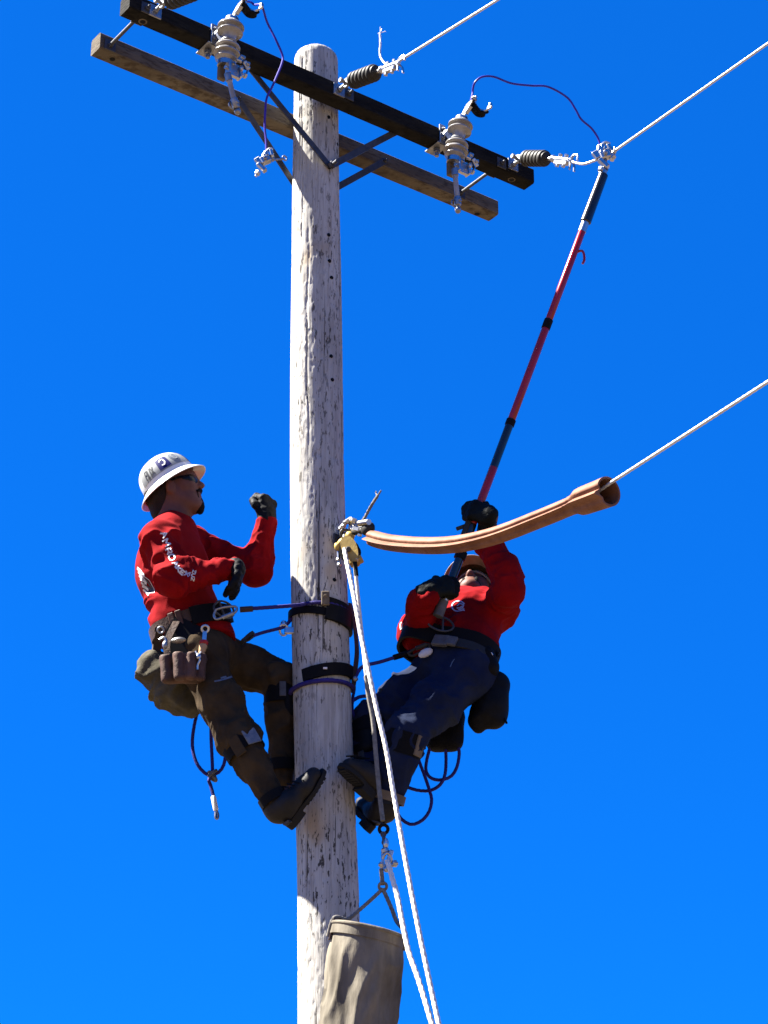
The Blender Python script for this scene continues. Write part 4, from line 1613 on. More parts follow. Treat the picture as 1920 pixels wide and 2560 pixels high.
def torso_belt(parent, F, c, X, Y, rx, ry, w, t, m, name='tool_belt', lift=.010):
    """belt laid on a cloth surface: rays from outside towards the centre find the cloth"""
    X, Y = unit(X), np.asarray(Y, float)
    Y = unit(Y - X * (X @ Y))
    Zb = np.cross(X, Y)
    n = 64
    pts = []
    for k in range(n):
        a_ = k / n * 2 * math.pi
        d = X * math.cos(a_) + Y * math.sin(a_)
        r = rx * .6
        for G in (F if isinstance(F, tuple) else (F,)):
            loc, nrm, i, dist = G.bvh.ray_cast(Vector(c + d * .5), Vector(-d))
            if loc is not None:
                r = max(r, (np.array(loc) - c) @ d)
        pts.append(min(r, rx * 1.6))
    pts = np.array(pts)
    for _ in range(4):
        pts = .5 * pts + .25 * (np.roll(pts, 1) + np.roll(pts, -1))
    a_ = np.arange(n) / n * 2 * math.pi
    P = c + np.outer(np.cos(a_) * (pts + lift), X) + np.outer(np.sin(a_) * (pts + lift), Y)
    b = MB()
    b.strap(P, Zb, w, t, closed=True)
    o = b.build(name, m, parent)
    def at(deg, off=0., up=0.):
        q = math.radians(deg)
        r = np.interp(q % (2 * math.pi), np.r_[a_, 2 * math.pi], np.r_[pts, pts[0]]) + lift + off
        return c + (X * math.cos(q) + Y * math.sin(q)) * r + Zb * up
    return o, at

# ------------------------------------------------------------------ the lineman on the left
Y0 = -.03
man = thing('person', 'man in white hard hat and olive trousers strapped to left side of pole', 'person', W(700, 2040, -.1))
pel, wai, che, upc, nek = W(500, 1618, Y0), W(466, 1548, Y0), W(432, 1420, Y0), W(424, 1352, Y0), W(440, 1316, Y0)
shR, elR, wrR = W(398, 1350, -.215), W(440, 1446, -.285), W(584, 1420, -.235)
shL, elL, wrL = W(470, 1358, .155), W(640, 1424, .075), W(667, 1304, .035)
hipR, knR, anR = W(502, 1640, -.125), W(594, 1846, -.19), W(688, 2004, -.205)
hipL, knL, anL = W(528, 1640, .075), W(704, 1696, .055), W(706, 1950, .075)
yA = np.array([0, 1., 0])
hd = Head(W(438, 1233, Y0), (math.cos(math.radians(17)), -.10, math.sin(math.radians(17))), (-math.sin(math.radians(17)), 0, math.cos(math.radians(17))))

def sleeve(F, a, b_, c, r, k=.03):
    F.cone(a, b_, r[0], r[1], k)
    F.cone(b_, c, r[1], r[2], k)

# body: one continuous skin under the clothes
F = SDF(.0058)
F.cone(pel, wai, .105, .105, .04, (yA, 1.25))
F.cone(wai, che, .105, .115, .04, (yA, 1.3))
F.cone(che, upc, .115, .085, .04, (yA, 1.5))
F.chain([shR, elR, wrR], [.045, .034, .024])
F.chain([shL, elL, wrL], [.045, .034, .024])
F.cone(shR, upc, .055, .07, .05)
F.cone(shL, upc, .055, .07, .05)
F.chain([hipR, knR, anR], [.064, .042, .030], .04)
F.chain([hipL, knL, anL], [.064, .042, .030], .04)
footR = (W(716, 2062, -.185), W(808, 1926, -.225))
F.cone(anR, footR[0] * .35 + footR[1] * .65 + unit(anR - footR[0]) * .03, .034, .020, .03)
footL = (W(706, 2030, .155), W(790, 1955, .195))
F.cone(anL, footL[0] * .35 + footL[1] * .65 + unit(anL - footL[0]) * .03, .034, .020, .03)
hR = dict(wrist=W(594, 1409, -.250), dv=(.01, -.03, -1), back=(1, .02, 0), side=(0, 1, 0), curls=((10, 14, 10), (7, 12, 8), (10, 14, 10), (14, 16, 12)), tc=(10, 10), sc=.76)
hL = dict(wrist=W(667, 1298, .035), dv=(.02, .08, 1), back=(.75, -.65, 0), side=(-.6, -.75, .1), curls=((62, 86, 50), (66, 88, 52), (70, 88, 54), (74, 88, 54)), tc=(50, 40))
hand(F, **hR)
hand(F, **hL)
hd.add(F, nek + np.array([-.012, 0, -.02]))
F.build('body', 'skin', man)

# shirt
F = SDF(.0055)
F.cone(W(512, 1600, Y0), wai, .120, .122, .05, (yA, 1.28))
F.cone(wai, che, .124, .136, .05, (yA, 1.28))
F.cone(che, upc, .136, .100, .05, (yA, 1.42))
F.cone(shR, W(430, 1350, Y0), .066, .076, .05)
F.cone(shL, W(440, 1350, Y0), .066, .076, .05)
F.cone(upc, nek, .078, .064, .05)
F.chain([shR, elR, wrR], [.070, .056, .040], .04)
F.ell(elR + np.array([-.006, .0, -.006]), .052, k=.04)
F.chain([shL, elL, wrL], [.064, .051, .040], .04)
F.cone(elL + np.array([.01, 0, -.012]), elL + np.array([.014, 0, .05]), .046, .044, .04)
F.plane(W(520, 1606, Y0), np.array([.12, 0, -1]))
cutn = nek + np.array([.0, 0, .012])
F.ell(cutn + np.array([.010, 0, .052]), (.074, .070, .066), k=.008, op=-1)
F.cone(wrR + unit(wrR - elR) * .072, wrR + unit(wrR - elR) * .12, .06, .06, .006, None, -1)
F.cone(wrL + unit(wrL - elL) * .07, wrL + unit(wrL - elL) * .12, .06, .06, .006, None, -1)
def disp(p):
    d = limb_folds(p, shR, elR, .020, 15, .13, 1.) + limb_folds(p, elR, wrR, .015, 22, .10, 4.)
    d += limb_folds(p, elL, wrL, .009, 16, .09, 7.) + limb_folds(p, shL, elL, .012, 16, .11, 9.)
    t = np.clip((che[2] - .02 - p[:, 2]) / .1, 0, 1)
    bk_ = np.clip((wai[0] + .02 - p[:, 0]) / .12, .15, 1)
    d += .022 * t * bk_ * (ridge(np.stack([p[:, 0] * 4, p[:, 1] * 3.2, p[:, 2] * 15 + p[:, 0] * 6], 1), 2.) - .4)
    d += .007 * (ridge(np.stack([p[:, 0] * 10, p[:, 1] * 6, p[:, 2] * 7], 1) + 21, 3.) - .3)
    return d
shirt = F.build('shirt', 'shirt', man, disp)
FS = F
# sleeve lettering, back print
print_on(F, word('A', 401, 1334, .5, .86, 14) + word('M', 406, 1354, .5, .86, 15) + word('R', 413, 1376, .5, .86, 13), 'sleeve_lettering', 'white', shirt, .0058)
print_on(F, word('O', 420, 1392, .55, .83, 14) + word('A', 429, 1409, .6, .8, 13) + word('K', 439, 1422, .65, .76, 12) + word('E', 449, 1432, .75, .66, 10), 'sleeve_lettering', 'white', shirt, .0058)
print_on(F, word('X', 459, 1438, .9, .4, 12) + word('H', 463, 1437, .95, .3, 10), 'sleeve_lettering', 'lilac', shirt, .005)
print_on(F, word('ZUZ', 482, 1425, -.2, 1, 7.5, 1.25), 'sleeve_lettering', 'white', shirt, .0042)
bp = []
for k in range(7):
    v = 1420 + k * 9.
    bp.append([(344 + 2.4 * k, v), (352 + 2.6 * k + 5 * (k % 2), v + 7), (356 + 2.8 * k, v + 13)])
print_on(F, bp, 'back_print', 'white', shirt, .012)
print_on(F, [[(358, 1446), (368, 1452), (381, 1470), (384, 1479), (372, 1481), (361, 1470), (358, 1446)], [(362, 1462), (374, 1470), (380, 1477)]], 'back_print', 'ink', shirt, .010)
print_on(F, [[(360, 1440), (374, 1450), (386, 1472), (387, 1482), (368, 1483), (358, 1465)]], 'back_print', 'white', shirt, .003)
# ribbed collar
b = MB()
cc_ = nek + np.array([.0, 0, -.012])
t_ = np.arange(48) / 48 * 2 * math.pi
cx_, cy_ = unit([1, 0, -.22]), yA
b.tube(cc_ + np.outer(np.cos(t_) * .075, cx_) + np.outer(np.sin(t_) * .079, cy_), .0085, 8, closed=True)
b.build('collar', 'shirt', shirt)

# trousers
F = SDF(.0066)
F.cone(pel + ZV * .03, pel - ZV * .02, .112, .110, .04, (yA, 1.25))
F.cone(pel - ZV * .02, hipR, .108, .092, .05)
F.cone(pel - ZV * .02, hipL, .108, .092, .05)
mR = hipR * .45 + knR * .55
F.chain([hipR, mR, knR], [.092, .073, .061], .05)
F.ell(knR + np.array([.004, 0, 0]), .062, k=.04)
F.chain([knR, knR * .6 + anR * .4, anR], [.060, .055, .041], .04)
mL = hipL * .5 + knL * .5
F.chain([hipL, mL, knL], [.092, .074, .063], .05)
F.chain([knL, knL * .6 + anL * .4, anL], [.060, .054, .041], .04)
def disp(p):
    d = limb_folds(p, hipR, knR, .014, 11, .17, 2.) + limb_folds(p, mR, knR * 1.15 - mR * .15, .012, 17, .13, 5., (0.1, 1.1))
    d += limb_folds(p, knR, anR, .012, 14, .11, 8.) + limb_folds(p, hipL, knL, .015, 12, .16, 3.) + limb_folds(p, knL, anL, .013, 16, .11, 6.)
    d += .007 * (ridge(np.stack([p[:, 0] * 7, p[:, 1] * 6, p[:, 2] * 6], 1) + 3, 2.) - .4)
    return d
trou = F.build('trousers', 'trousers', man, disp)
print_on(F, [[(536, 1704), (548, 1702), (560, 1699), (574, 1694), (579, 1692)], [(552, 1696), (566, 1692)]], 'stitched_label', 'slate', trou, .008)
FT = F

boot(man, footR[0], footR[1], anR + np.array([.012, .01, -.03]), np.array([.45, .55, -.55]), knR)
boot(man, footL[0], footL[1], anL + np.array([.0, .03, -.03]), np.array([.3, -.6, -.5]), knL)
# climbers: steel shank along the inner calf, pads and straps
dR, dL = unit(anR - knR), unit(anL - knL)
def climber(kn, an_, inn, foot, leg_r):
    d = unit(an_ - kn)
    sh = MB()
    p = [kn + d * .06 + inn * (leg_r + .014), kn * .5 + an_ * .5 + inn * (leg_r + .008), an_ + d * .01 + inn * .056, an_ + d * .075 + inn * .058]
    sh.strap(smooth(p, 6), unit(np.cross(d, inn)), .026, .007)
    sh.strap(smooth([p[-1], p[-1] + d * .02 - inn * .03, p[-1] + d * .024 - inn * .08], 5), unit(np.cross(d, inn)), .026, .007)
    g0 = an_ + d * .03 + inn * .060
    sh.lathe(g0, g0 + unit(d + inn * .45) * .055, [(0, .008), (.6, .006), (1, .001)], 8)
    sh.build('climber_shank', 'dark_steel', man)
    F2 = SDF(.008)
    F2.cone(kn + d * .075 + inn * (leg_r - .012), kn + d * .15 + inn * (leg_r - .014), .034, .032, .02, (unit(np.cross(d, inn)), 1.7))
    F2.build('calf_pad', 'black_rubber', man)
inR = unit(np.array([.35, .9, .15]))
climber(knR, anR, unit(inR - dR * (inR @ dR)), footR, .056)
inL = unit(np.array([.85, -.35, 0]))
climber(knL, anL, unit(inL - dL * (inL @ dL)), footL, .056)
calf_band(man, knR + dR * .045, anR, .075, .058)
calf_band(man, anR - dR * .01, anR + dR, .055, .036)
calf_band(man, knL + dL * .075, anL, .068, .070)
calf_band(man, knL + dL * .36, anL, .056, .045)
b = MB()
tn = unit(np.array([.45, -.85, .25]))
tn = unit(tn - dR * (tn @ dR))
c = knR + dR * .045 + tn * .080
b.box(c, dR, np.cross(dR, tn), .031, .030, .004, .002)
b.build('strap_tab', 'slate', man)
tn2 = unit(np.array([-.35, -.9, 0]))
tn2 = unit(tn2 - dR * (tn2 @ dR))
MB().box(knR + dR * .055 + tn2 * .080, dR, np.cross(dR, tn2), .040, .022, .004, .002).build('strap_tab', 'trousers', man)
tn3 = unit(np.array([.1, -1, .1]))
MB().box(knL + dL * .075 + tn3 * .072, dL, np.cross(dL, tn3), .030, .013, .004, .002).build('strap_tab', 'grip_grey', man)

# gloves
F = SDF(.0042)
hand(F, g=.0035, **hR)
F.cone(hR['wrist'] + unit(hR['dv']) * .03, wrR + unit(wrR - elR) * .0, .028, .036, .02, (yA, 1.2))
F.build('glove', 'glove', man, lambda p: .0035 * (ridge(p * 45, 2.) - .4), relax=1)
F = SDF(.0042)
hand(F, g=.0035, **hL)
F.cone(hL['wrist'] + unit(hL['dv']) * .03, wrL + unit(wrL - elL) * .004, .033, .037, .02)
F.build('glove', 'glove', man, lambda p: .0035 * (ridge(p * 45, 2.) - .4), relax=1)
# head wear, hair, beard
hat_p = math.radians(35)
ht = Hat(W(424, 1206, Y0) , (math.cos(hat_p), -.06, math.sin(hat_p)), (-math.sin(hat_p), -.05, math.cos(hat_p)), .89)
hat = ht.shell('hat', man)
sgn = -1      # the near side is the wearer's right
R_ = lambda deg: math.radians(sgn * deg)
ht.patch(R_(22), R_(150), .60, .93, .0012, 'reflective_band', 'silver_band', hat, 40)
ht.patch(R_(70), R_(97), .585, .90, .0022, 'square_sticker', 'blue', hat, 12)
def hs_(path, a0, a1, q0, q1):
    return [(R_(a0 + (a1 - a0) * (1 - x)), q0 + (q1 - q0) * (1 - y)) for x, y in path]
ht.strokes([hs_(p, 77, 90, .66, .83) for p in GLYPH['J']], .0030, .0065, 'sticker_letter', 'white', hat)
ht.patch(R_(40), R_(63), .57, .86, .0022, 'round_sticker', 'slate', hat, 20, 20, lambda x, y: (x - .5) ** 2 + (y - .5) ** 2 < .25)
ht.strokes([hs_(p, 46, 57, .64, .80) for p in GLYPH['O']], .0030, .004, 'sticker_emblem', 'silver_band', hat)
for ch, a0 in (('B', 132), ('U', 124), ('X', 115)):
    ht.strokes([hs_(p, a0 - 7, a0, .66, .88) for p in GLYPH[ch]], .0024, .005, 'sticker_letter', 'ink', hat)
ht.patch(R_(2), R_(20), .52, .93, .0014, 'front_stripe', 'blue', hat, 8)
F = SDF(.0055)
F.ell(hd.P(-.016, 0, .046), (.104, .084, .096), hd.f, hd.l)
F.cone(hd.P(-.075, 0, -.0), hd.P(-.085, 0, -.065), .052, .034, .03, (hd.l, 1.35))
F.cone(hd.P(-.055, 0, -.03), hd.P(-.075, 0, -.115), .058, .034, .03, (hd.l, 1.15))
F.plane(hd.P(-.020, 0, .0), hd.f * 1.0 + hd.u * -.35, .01)
F.plane(hd.P(0, 0, .105), hd.u, .01)
F.build('hair', 'hair', man, lambda p: .006 * (fbm(np.stack([p[:, 0] * 60, p[:, 1] * 60, p[:, 2] * 18], 1), 2) - .5))
for y in (-1, 1):
    F = SDF(.0045)
    F.cone(hd.P(.010, y * .077, .05), hd.P(.008, y * .076, .015), .010, .006, .01)
    F.build('sideburn', 'hair', man, relax=1)
F = SDF(.0042)
F.ell(hd.P(.080, 0, -.092), (.023, .024, .028), hd.f, hd.l)
F.cone(hd.P(.080, 0, -.105), hd.P(.080, 0, -.124), .017, .009, .02)
for y in (-1, 1):
    F.cone(hd.P(.086, y * .024, -.086), hd.P(.094, y * .027, -.050), .006, .004, .012)
    F.cone(hd.P(.106, y * .003, -.025), hd.P(.096, y * .027, -.035), .0085, .006, .01)
F.cone(hd.P(.096, 0, -.064), hd.P(.094, 0, -.075), .008, .012, .012)
F.build('goatee', 'beard', man, lambda p: .004 * (fbm(p * 90, 2) - .5), relax=1)
b = MB()
for y in (-1, 1):
    b.ball(hd.P(.087, y * .036, .022), (.014, .038, .025), X=unit(hd.f + hd.l * y * .55), Y=hd.l, n=16)
    b.ball(hd.P(.066, y * .064, .024), (.024, .008, .017), X=unit(hd.f - hd.l * y * .3), Y=hd.l, n=12)
    b.strap(smooth([hd.P(.070, y * .068, .028), hd.P(.04, y * .080, .028), hd.P(-.004, y * .090, .024)], 4), hd.u, .010, .003)
b.tube([hd.P(.100, -.012, .03), hd.P(.100, .012, .03)], .003, 6)
b.build('sunglasses', 'lens', man)
b = MB()
for k in range(2):
    b.strap(smooth([hd.P(-.10, -.05, .055), hd.P(-.115, 0, .03), hd.P(-.10, .05, .055)], 5), hd.u, .03, .004)
b.build('hat_suspension', 'bandana', hat)

# belt, ring, pouch and tools
bc = W(470, 1570, Y0)
belt, bat = torso_belt(man, (FS, FT), bc, unit([1, 0, .30]), unit([0, 1, .13]), .14, .17, .050, .010, 'leather')
b = MB()
for dg in (252, 262, 286):
    q = bat(dg, .008)
    MB().box(q, unit(bat(dg + 4) - bat(dg - 4)), unit(np.cross(bat(dg + 4) - bat(dg - 4), q - bc)), .012, .031, .005, .002).build('keeper_loop', 'pouch', belt)
b = MB()
pd = [bat(dg, .014, -.008) for dg in range(276, 345, 6)]
b.strap(smooth(pd, 3), unit(np.cross(pd[-1] - pd[0], pd[5] - bc)), .070, .012)
b.build('belt_pad', 'webbing', belt)
b = MB()
rc_ = bat(318, .028, -.004)
rt = unit(bat(326) - bat(310))
rn = unit(rc_ - bc)
ru = np.cross(rn, rt)
loop = []
for k in range(28):
    a_ = k / 28 * 2 * math.pi
    loop.append(rc_ + rt * .062 * math.cos(a_) + ru * (.036 * math.sin(a_)) * (1 if math.cos(a_) > -.6 else .9))
b.tube(loop, .0045, 8, closed=True)
b.tube([rc_ - rt * .016 + ru * .035, rc_ - rt * .008 - ru * .036], .0045, 8)
b.build('d_ring', 'dark_steel', belt)
# tool pouch on the near hip
PY = -.285
po = thing('tool_pouch', 'reddish brown leather tool pouch of four tubes on the left man hip', 'tool pouch', W(450, 1660, PY))
F = SDF(.006)
for (u0, v0, u1, v1, r, y) in ((415, 1636, 419, 1718, .025, -.255), (447, 1636, 450, 1722, .0245, -.285), (477, 1636, 478, 1722, .022, -.288), (505, 1630, 502, 1716, .019, -.275)):
    F.cone(W(u0, v0, y), W(u1, v1, y), r, r * .9, .003)
F.cone(W(420, 1650, -.235), W(500, 1648, -.235), .03, .03, .02)
F.cone(W(424, 1692, -.235), W(492, 1692, -.235), .028, .028, .02)
F.plane(W(460, 1638, -.26), ZV)
F.plane(W(460, 1706, -.26), -ZV, .01)
F.build('pouch_body', 'pouch', po, lambda p: .003 * (fbm(p * 40, 2) - .5))
b = MB()
b.strap(smooth([bat(258, .012, -.01), W(418, 1605, -.245), W(420, 1650, -.262)], 5), CR, .026, .006)
b.build('hanger_strap', 'leather', po)
b = MB()
b.strap(smooth([bat(274, .006, -.03), W(450, 1600, -.215), W(455, 1650, -.222)], 5), CR, .13, .006)
b.build('hanger_flap', 'black_rubber', po)
b = MB()
b.tube(smooth([W(398, 1600, -.262), W(410, 1594, -.266), W(416, 1604, -.268), W(412, 1618, -.268)], 5), .006, 8)
b.ball(W(413, 1612, -.27), (.012, .010, .016), n=10)
b.torus(W(402, 1575, -.26), CF, .012, .004)
b.build('snap_hook', 'steel', po)
b = MB()
b.ball(W(446, 1601, -.285), (.030, .018, .012), X=unit([1, 0, .1]), n=12)
b.build('plier_handle', 'steel', po)
wr = thing('wrench', 'shiny ring spanner standing up out of the brown tool pouch', 'wrench', W(512, 1590, -.268))
b = MB()
b.torus(W(513, 1572, -.272), CF, .0135, .0052, 12, 8)
b.strap(resample([W(512, 1581, -.272), W(510, 1612, -.271)], .01), CR, .016, .007)
b.build('wrench_shank', 'bright', wr)
sd_ = thing('screwdriver', 'screwdriver with wooden handle and red collar in the brown tool pouch', 'screwdriver', W(507, 1612, -.265))
MB().lathe(W(510, 1602, -.266), W(509, 1611, -.266), [(0, .015), (.2, .017), (.8, .017), (1, .015)], 14).build('collar', 'red_plastic', sd_)
MB().lathe(W(509, 1611, -.266), W(503, 1634, -.264), [(0, .014), (.2, .016), (.7, .013), (1, .012)], 14).build('handle', 'wood_handle', sd_)
tb = MB()
tb.tube(smooth([W(489, 1629, -.29), W(494, 1640, -.295), W(499, 1650, -.295), W(494, 1662, -.292), W(493, 1674, -.29)], 5), .005, 8)
tb.ball(W(496, 1641, -.296), (.011, .009, .013), n=10)
tb.tube([W(503, 1630, -.29), W(490, 1645, -.292)], .004, 8)
tb.build('dangling_clip', 'bright', po)
# canvas bag hanging behind the hip
bg_ = thing('canvas_bag', 'olive grey canvas bag hanging behind the left man hip', 'bag', W(420, 1740, .0))
F = SDF(.0075)
F.cone(W(400, 1688, .0), W(458, 1738, .0), .070, .060, .05, (yA, 1.2))
F.cone(W(386, 1678, .0), W(440, 1722, .0), .045, .045, .05, (yA, 1.3))
F.cone(W(440, 1735, .0), W(470, 1752, -.01), .060, .036, .05)
F.cone(W(440, 1690, .0), W(470, 1720, 0.), .07, .06, .04)
F.build('bag_body', 'canvas_dark', bg_, lambda p: .034 * (ridge(np.stack([(p[:, 0] - p[:, 2]) * 9, p[:, 1] * 6, (p[:, 0] + p[:, 2]) * 3.5], 1) + 6, 3.0) - .3) + .010 * (ridge(p * 16 + 3, 3.) - .3))
b = MB()
b.tube(smooth([W(373, 1672, -.06), W(381, 1636, -.06), W(385, 1600, -.05), bat(225, .01)], 5), .005, 8)
b.strap(smooth([W(396, 1665, -.07), W(393, 1620, -.08), bat(235, .012)], 5), CR, .03, .005)
b.build('hanging_strap', 'brown_strap', bg_)

# ropes hanging from his belt
def cordobj(name, pts, r, label, m='cord', cat='rope', end=None):
    o = MB().rope(smooth(pts, 8), r, 3, .05, 10, .12, .009).build(name, m, angle=70)
    tag(o, label, cat)
    return o
lan = thing('hanging_lanyard', 'blue black lanyard looped and knotted, hanging under the left man bag', 'lanyard', W(530, 1935, .06))
YH = .06
l1 = [W(514, 1660, YH), W(506, 1715, YH), W(497, 1765, YH), W(486, 1812, YH), W(481, 1850, YH), W(483, 1880, YH), W(492, 1908, YH), W(507, 1928, YH), W(524, 1938, YH), W(546, 1931, YH), W(558, 1915, YH), W(563, 1895, YH), W(565, 1870, YH + .02)]
l2 = [W(524, 1720, YH), W(527, 1790, YH), W(528, 1850, YH), W(531, 1915, YH), W(530, 1936, YH - .01), W(522, 1950, YH - .01), W(526, 1962, YH), W(532, 1984, YH), W(534, 1994, YH)]
MB().rope(smooth(l1, 8), .0068, 3, .05, 10, .12, .009).build('rope_loop', 'cord', lan)
MB().rope(smooth(l2, 8), .0068, 3, .05, 10, .12, .009).build('rope_fall', 'cord', lan)
b = MB()
for k in range(3):
    b.torus(W(529 + k * 2, 1936 + k * 5, YH), unit([.6, .2, 1]), .014, .0065, 16, 8)
b.tube(smooth([W(521, 1942, YH - .02), W(534, 1930, YH - .02), W(541, 1926, YH - .01)], 5), .007, 8)
b.build('knot', 'grip_grey', lan)
MB().lathe(W(533, 1990, YH), W(540, 2026, YH), [(0, .008), (.1, .0105), (.9, .0105), (1, .009)], 14).build('tail_sleeve', 'rope', lan)
b = MB()
b.tube(smooth([W(540, 2024, YH), W(545, 2036, YH), W(544, 2046, YH), W(539, 2044, YH), W(539, 2030, YH)], 5), .005, 8)
b.build('end_hook', 'steel', lan)

# ------------------------------------------------------------------ fall-arrest straps round the pole
def pole_ring(zf, off, a0, a1, n=40):
    """points round the pole; zf(angle in degrees) gives height"""
    return np.array([poles(zf(a_), a_, off) for a_ in np.linspace(a0, a1, n)])
za = W(800, 1512, -.13)[2]
st = thing('pole_strap', 'black climbing strap with wear pad, upper one round the pole, held by the left man', 'climbing strap', poles(za, 0))
zf1 = lambda a_: za + .012 * math.cos(math.radians(a_)) - .0
b = MB()
# main lanyard from the belt ring along the front of the pole
car = rc_ + rt * .05
pA = W(604, 1523, -.27)
p_front = pole_ring(zf1, .012, -25, 60, 14)
b.rope(np.vstack([smooth([pA, W(680, 1518, -.255), W(745, 1513, -.22), p_front[0]], 6)[:-1], p_front]), .0075, 3, .06, 10, .1, .01)
b.build('front_rope', 'cord', st)
b = MB()
b.tube(resample([W(600, 1524, -.27), W(632, 1522, -.265)], .01), .0115, 10)
b.build('rope_sleeve', 'brown_strap', st)
b = MB()
lp = [W(540, 1524, -.262), W(562, 1518, -.268), W(585, 1516, -.27), W(592, 1521, -.27), W(586, 1532, -.27), W(560, 1542, -.268), W(541, 1548, -.262), W(535, 1537, -.26)]
b.tube(smooth(lp + [lp[0]], 5)[:-1], .0052, 8, closed=True)
b.tube(resample([W(584, 1533, -.274), W(556, 1544, -.272)], .01), .0085, 10)
b.build('carabiner', 'steel', st)
pad = pole_ring(lambda a_: za - .004 - .018 * math.sin(math.radians(a_)), .010, 14, 112, 26)
b = MB()
b.strap(pad, ZV, .092, .016)
b.build('wear_pad', 'black_rubber', st)
b = MB()
ring1 = pole_ring(lambda a_: za - .02 - .02 * math.sin(math.radians(a_)), .008, -92, 100, 40)
b.strap(ring1, ZV, .030, .007)
b.build('webbing_band', 'webbing', st)
b = MB()
p0 = poles(za + .028, 12, .016)
b.box(p0, CR, ZV, .016, .030, .008, .003)
b.bolt(p0 - CF * .006 + ZV * .01, -CF, .008, .006)
b.build('strap_buckle', 'tan', st)
st2 = [W(735, 1537, -.03), W(724, 1553, -.04), W(710, 1567, -.05), W(694, 1572, -.06), W(655, 1582, -.10), W(628, 1592, -.13), W(606, 1604, -.15)]
MB().rope(smooth(st2, 7), .0068, 3, .05, 10, .12, .009).build('inner_rope', 'cord', st)
b = MB()
q = W(709, 1567, -.05)
b.ball(q + ZV * .012, (.013, .010, .016), n=10)
b.torus(q - ZV * .012, CF, .016, .005, ry=.022, X=CR)
b.box(q + CR * .024 - ZV * .016, CR, ZV, .020, .014, .008, .003)
b.build('adjuster_ring', 'bright', st)
b = MB()
b.strap(smooth([W(632, 1586, -.128), W(618, 1595, -.14), W(604, 1606, -.15)], 4), ZV + CR, .034, .014)
b.tube(smooth([W(606, 1606, -.155), W(622, 1600, -.145), W(632, 1590, -.135)], 4), .0045, 8)
b.build('rope_snap', 'polymer', st)
tailp = smooth([poles(za + .05, 78, .012), poles(za - .01, 84, .022), poles(za - .14, 86, .030), poles(za - .24, 82, .020), poles(za - .31, 78, .012)], 8)
b = MB()
b.strap(tailp, unit([.35, .9, 0]), .036, .005)
b.build('strap_tail', 'brown_strap', st)

zb2 = W(825, 1672, -.13)[2]
s2_ = thing('pole_strap', 'black climbing strap lower on the pole, roped to the leaning right man', 'climbing strap', poles(zb2, 0))
band = pole_ring(lambda a_: zb2 - .004 + .026 * math.sin(math.radians(a_)), .010, -34, 96, 36)
b = MB()
b.strap(band, ZV, .050, .012)
b.build('wear_band', 'webbing', s2_)
b = MB()
band2 = pole_ring(lambda a_: zb2 - .046 + .010 * math.sin(math.radians(a_)), .008, -95, 100, 44)
b.rope(band2, .009, 3, .06, 10, .1, .01)
b.build('inner_rope', 'cord', s2_)
b = MB()
for a_ in (8,):
    q = poles(zb2 + .002, a_, .018)
    b.box(q, CR, ZV, .008, .004, .003, .001)
b.build('stitching', 'white', s2_)
b = MB()
q = poles(zb2 - .004, 78, .02)
b.ball(q, (.014, .012, .012), n=10)
b.build('band_rivet', 'steel', s2_)
ro = smooth([poles(zb2 - .004, 84, .014), W(905, 1668, .0), W(950, 1655, .0), W(985, 1644, .01), W(1010, 1635, .02)], 7)
MB().rope(ro, .0072, 3, .06, 10, .1, .01).build('front_rope', 'cord', s2_)
b = MB()
b.tube(resample([W(984, 1644, .01), W(1030, 1630, .02)], .01), .0115, 10)
b.build('rope_sleeve', 'webbing', s2_)
b = MB()
lp = [W(1020, 1633, .0), W(1038, 1622, .0), W(1062, 1612, .0), W(1074, 1612, -.0), W(1070, 1622, .0), W(1048, 1632, .0), W(1030, 1640, .0)]
b.tube(smooth(lp + [lp[0]], 5)[:-1], .0052, 8, closed=True)
b.tube(resample([W(1040, 1621, -.006), W(1066, 1611, -.006)], .01), .009, 10)
b.build('carabiner', 'polymer', s2_)
ro = smooth([poles(W(870, 1744, -.03)[2], 95, .004), W(900, 1742, .06), W(930, 1739, .08), W(960, 1735, .10)], 7)
MB().rope(ro, .0072, 3, .06, 10, .1, .01).build('lower_rope', 'cord', s2_)
b = MB()
b.strap(smooth([W(948, 1732, .09), W(965, 1735, .10), W(980, 1740, .11)], 4), ZV, .034, .016)
b.build('rope_snap', 'polymer', s2_)
cordobj('drop_cord', [poles(W(880, 1700, 0)[2], 88, .008), W(886, 1720, .05), W(882, 1745, .05), W(881, 1775, .06), W(890, 1802, .06), W(897, 1826, .06)], .006,
        'thin dark cord hanging down the right edge of the pole')

# ------------------------------------------------------------------ the lineman on the right
m2 = thing('person', 'man in blue jeans and red sweatshirt leaning back right of pole, holding up hot stick', 'person', W(910, 2040, -.05))
pel, wai, che, upc, nek = W(1142, 1668, .10), W(1152, 1612, .14), W(1156, 1562, .22), W(1160, 1534, .29), W(1168, 1518, .32)
fw = unit([-.62, -.70, .32])                       # chest looks this way
sdv = unit([.78, -.62, .0])                         # towards his left shoulder
shR, elR, wrR = W(1080, 1536, .38), W(1042, 1588, .14), W(1080, 1479, -.035)
shL, elL, wrL = W(1246, 1524, .19), W(1266, 1480, -.02), W(1214, 1345, -.02)
mdL = W(1260, 1428, -.03)
hipR, knR, anR = W(1098, 1682, .20), W(918, 1806, .12), W(930, 1940, .05)
hipL, knL, anL = W(1172, 1682, .05), W(1012, 1838, -.10), W(968, 1996, -.05)
hd = Head(W(1183, 1496, .40), unit([-.12, -.52, .85]), unit([.12, .80, .56]))
S1, S2 = HL_(1476), HL_(1288)
axS = unit(HL_(1200) - HL_(1500))
bkR = unit(np.array([-.10, -1, .10]))
bkL = unit(np.array([.25, -1, .0]))
dvR = unit(np.array([1., .05, .32]))
dvL = unit(np.array([-1., .1, .45]))
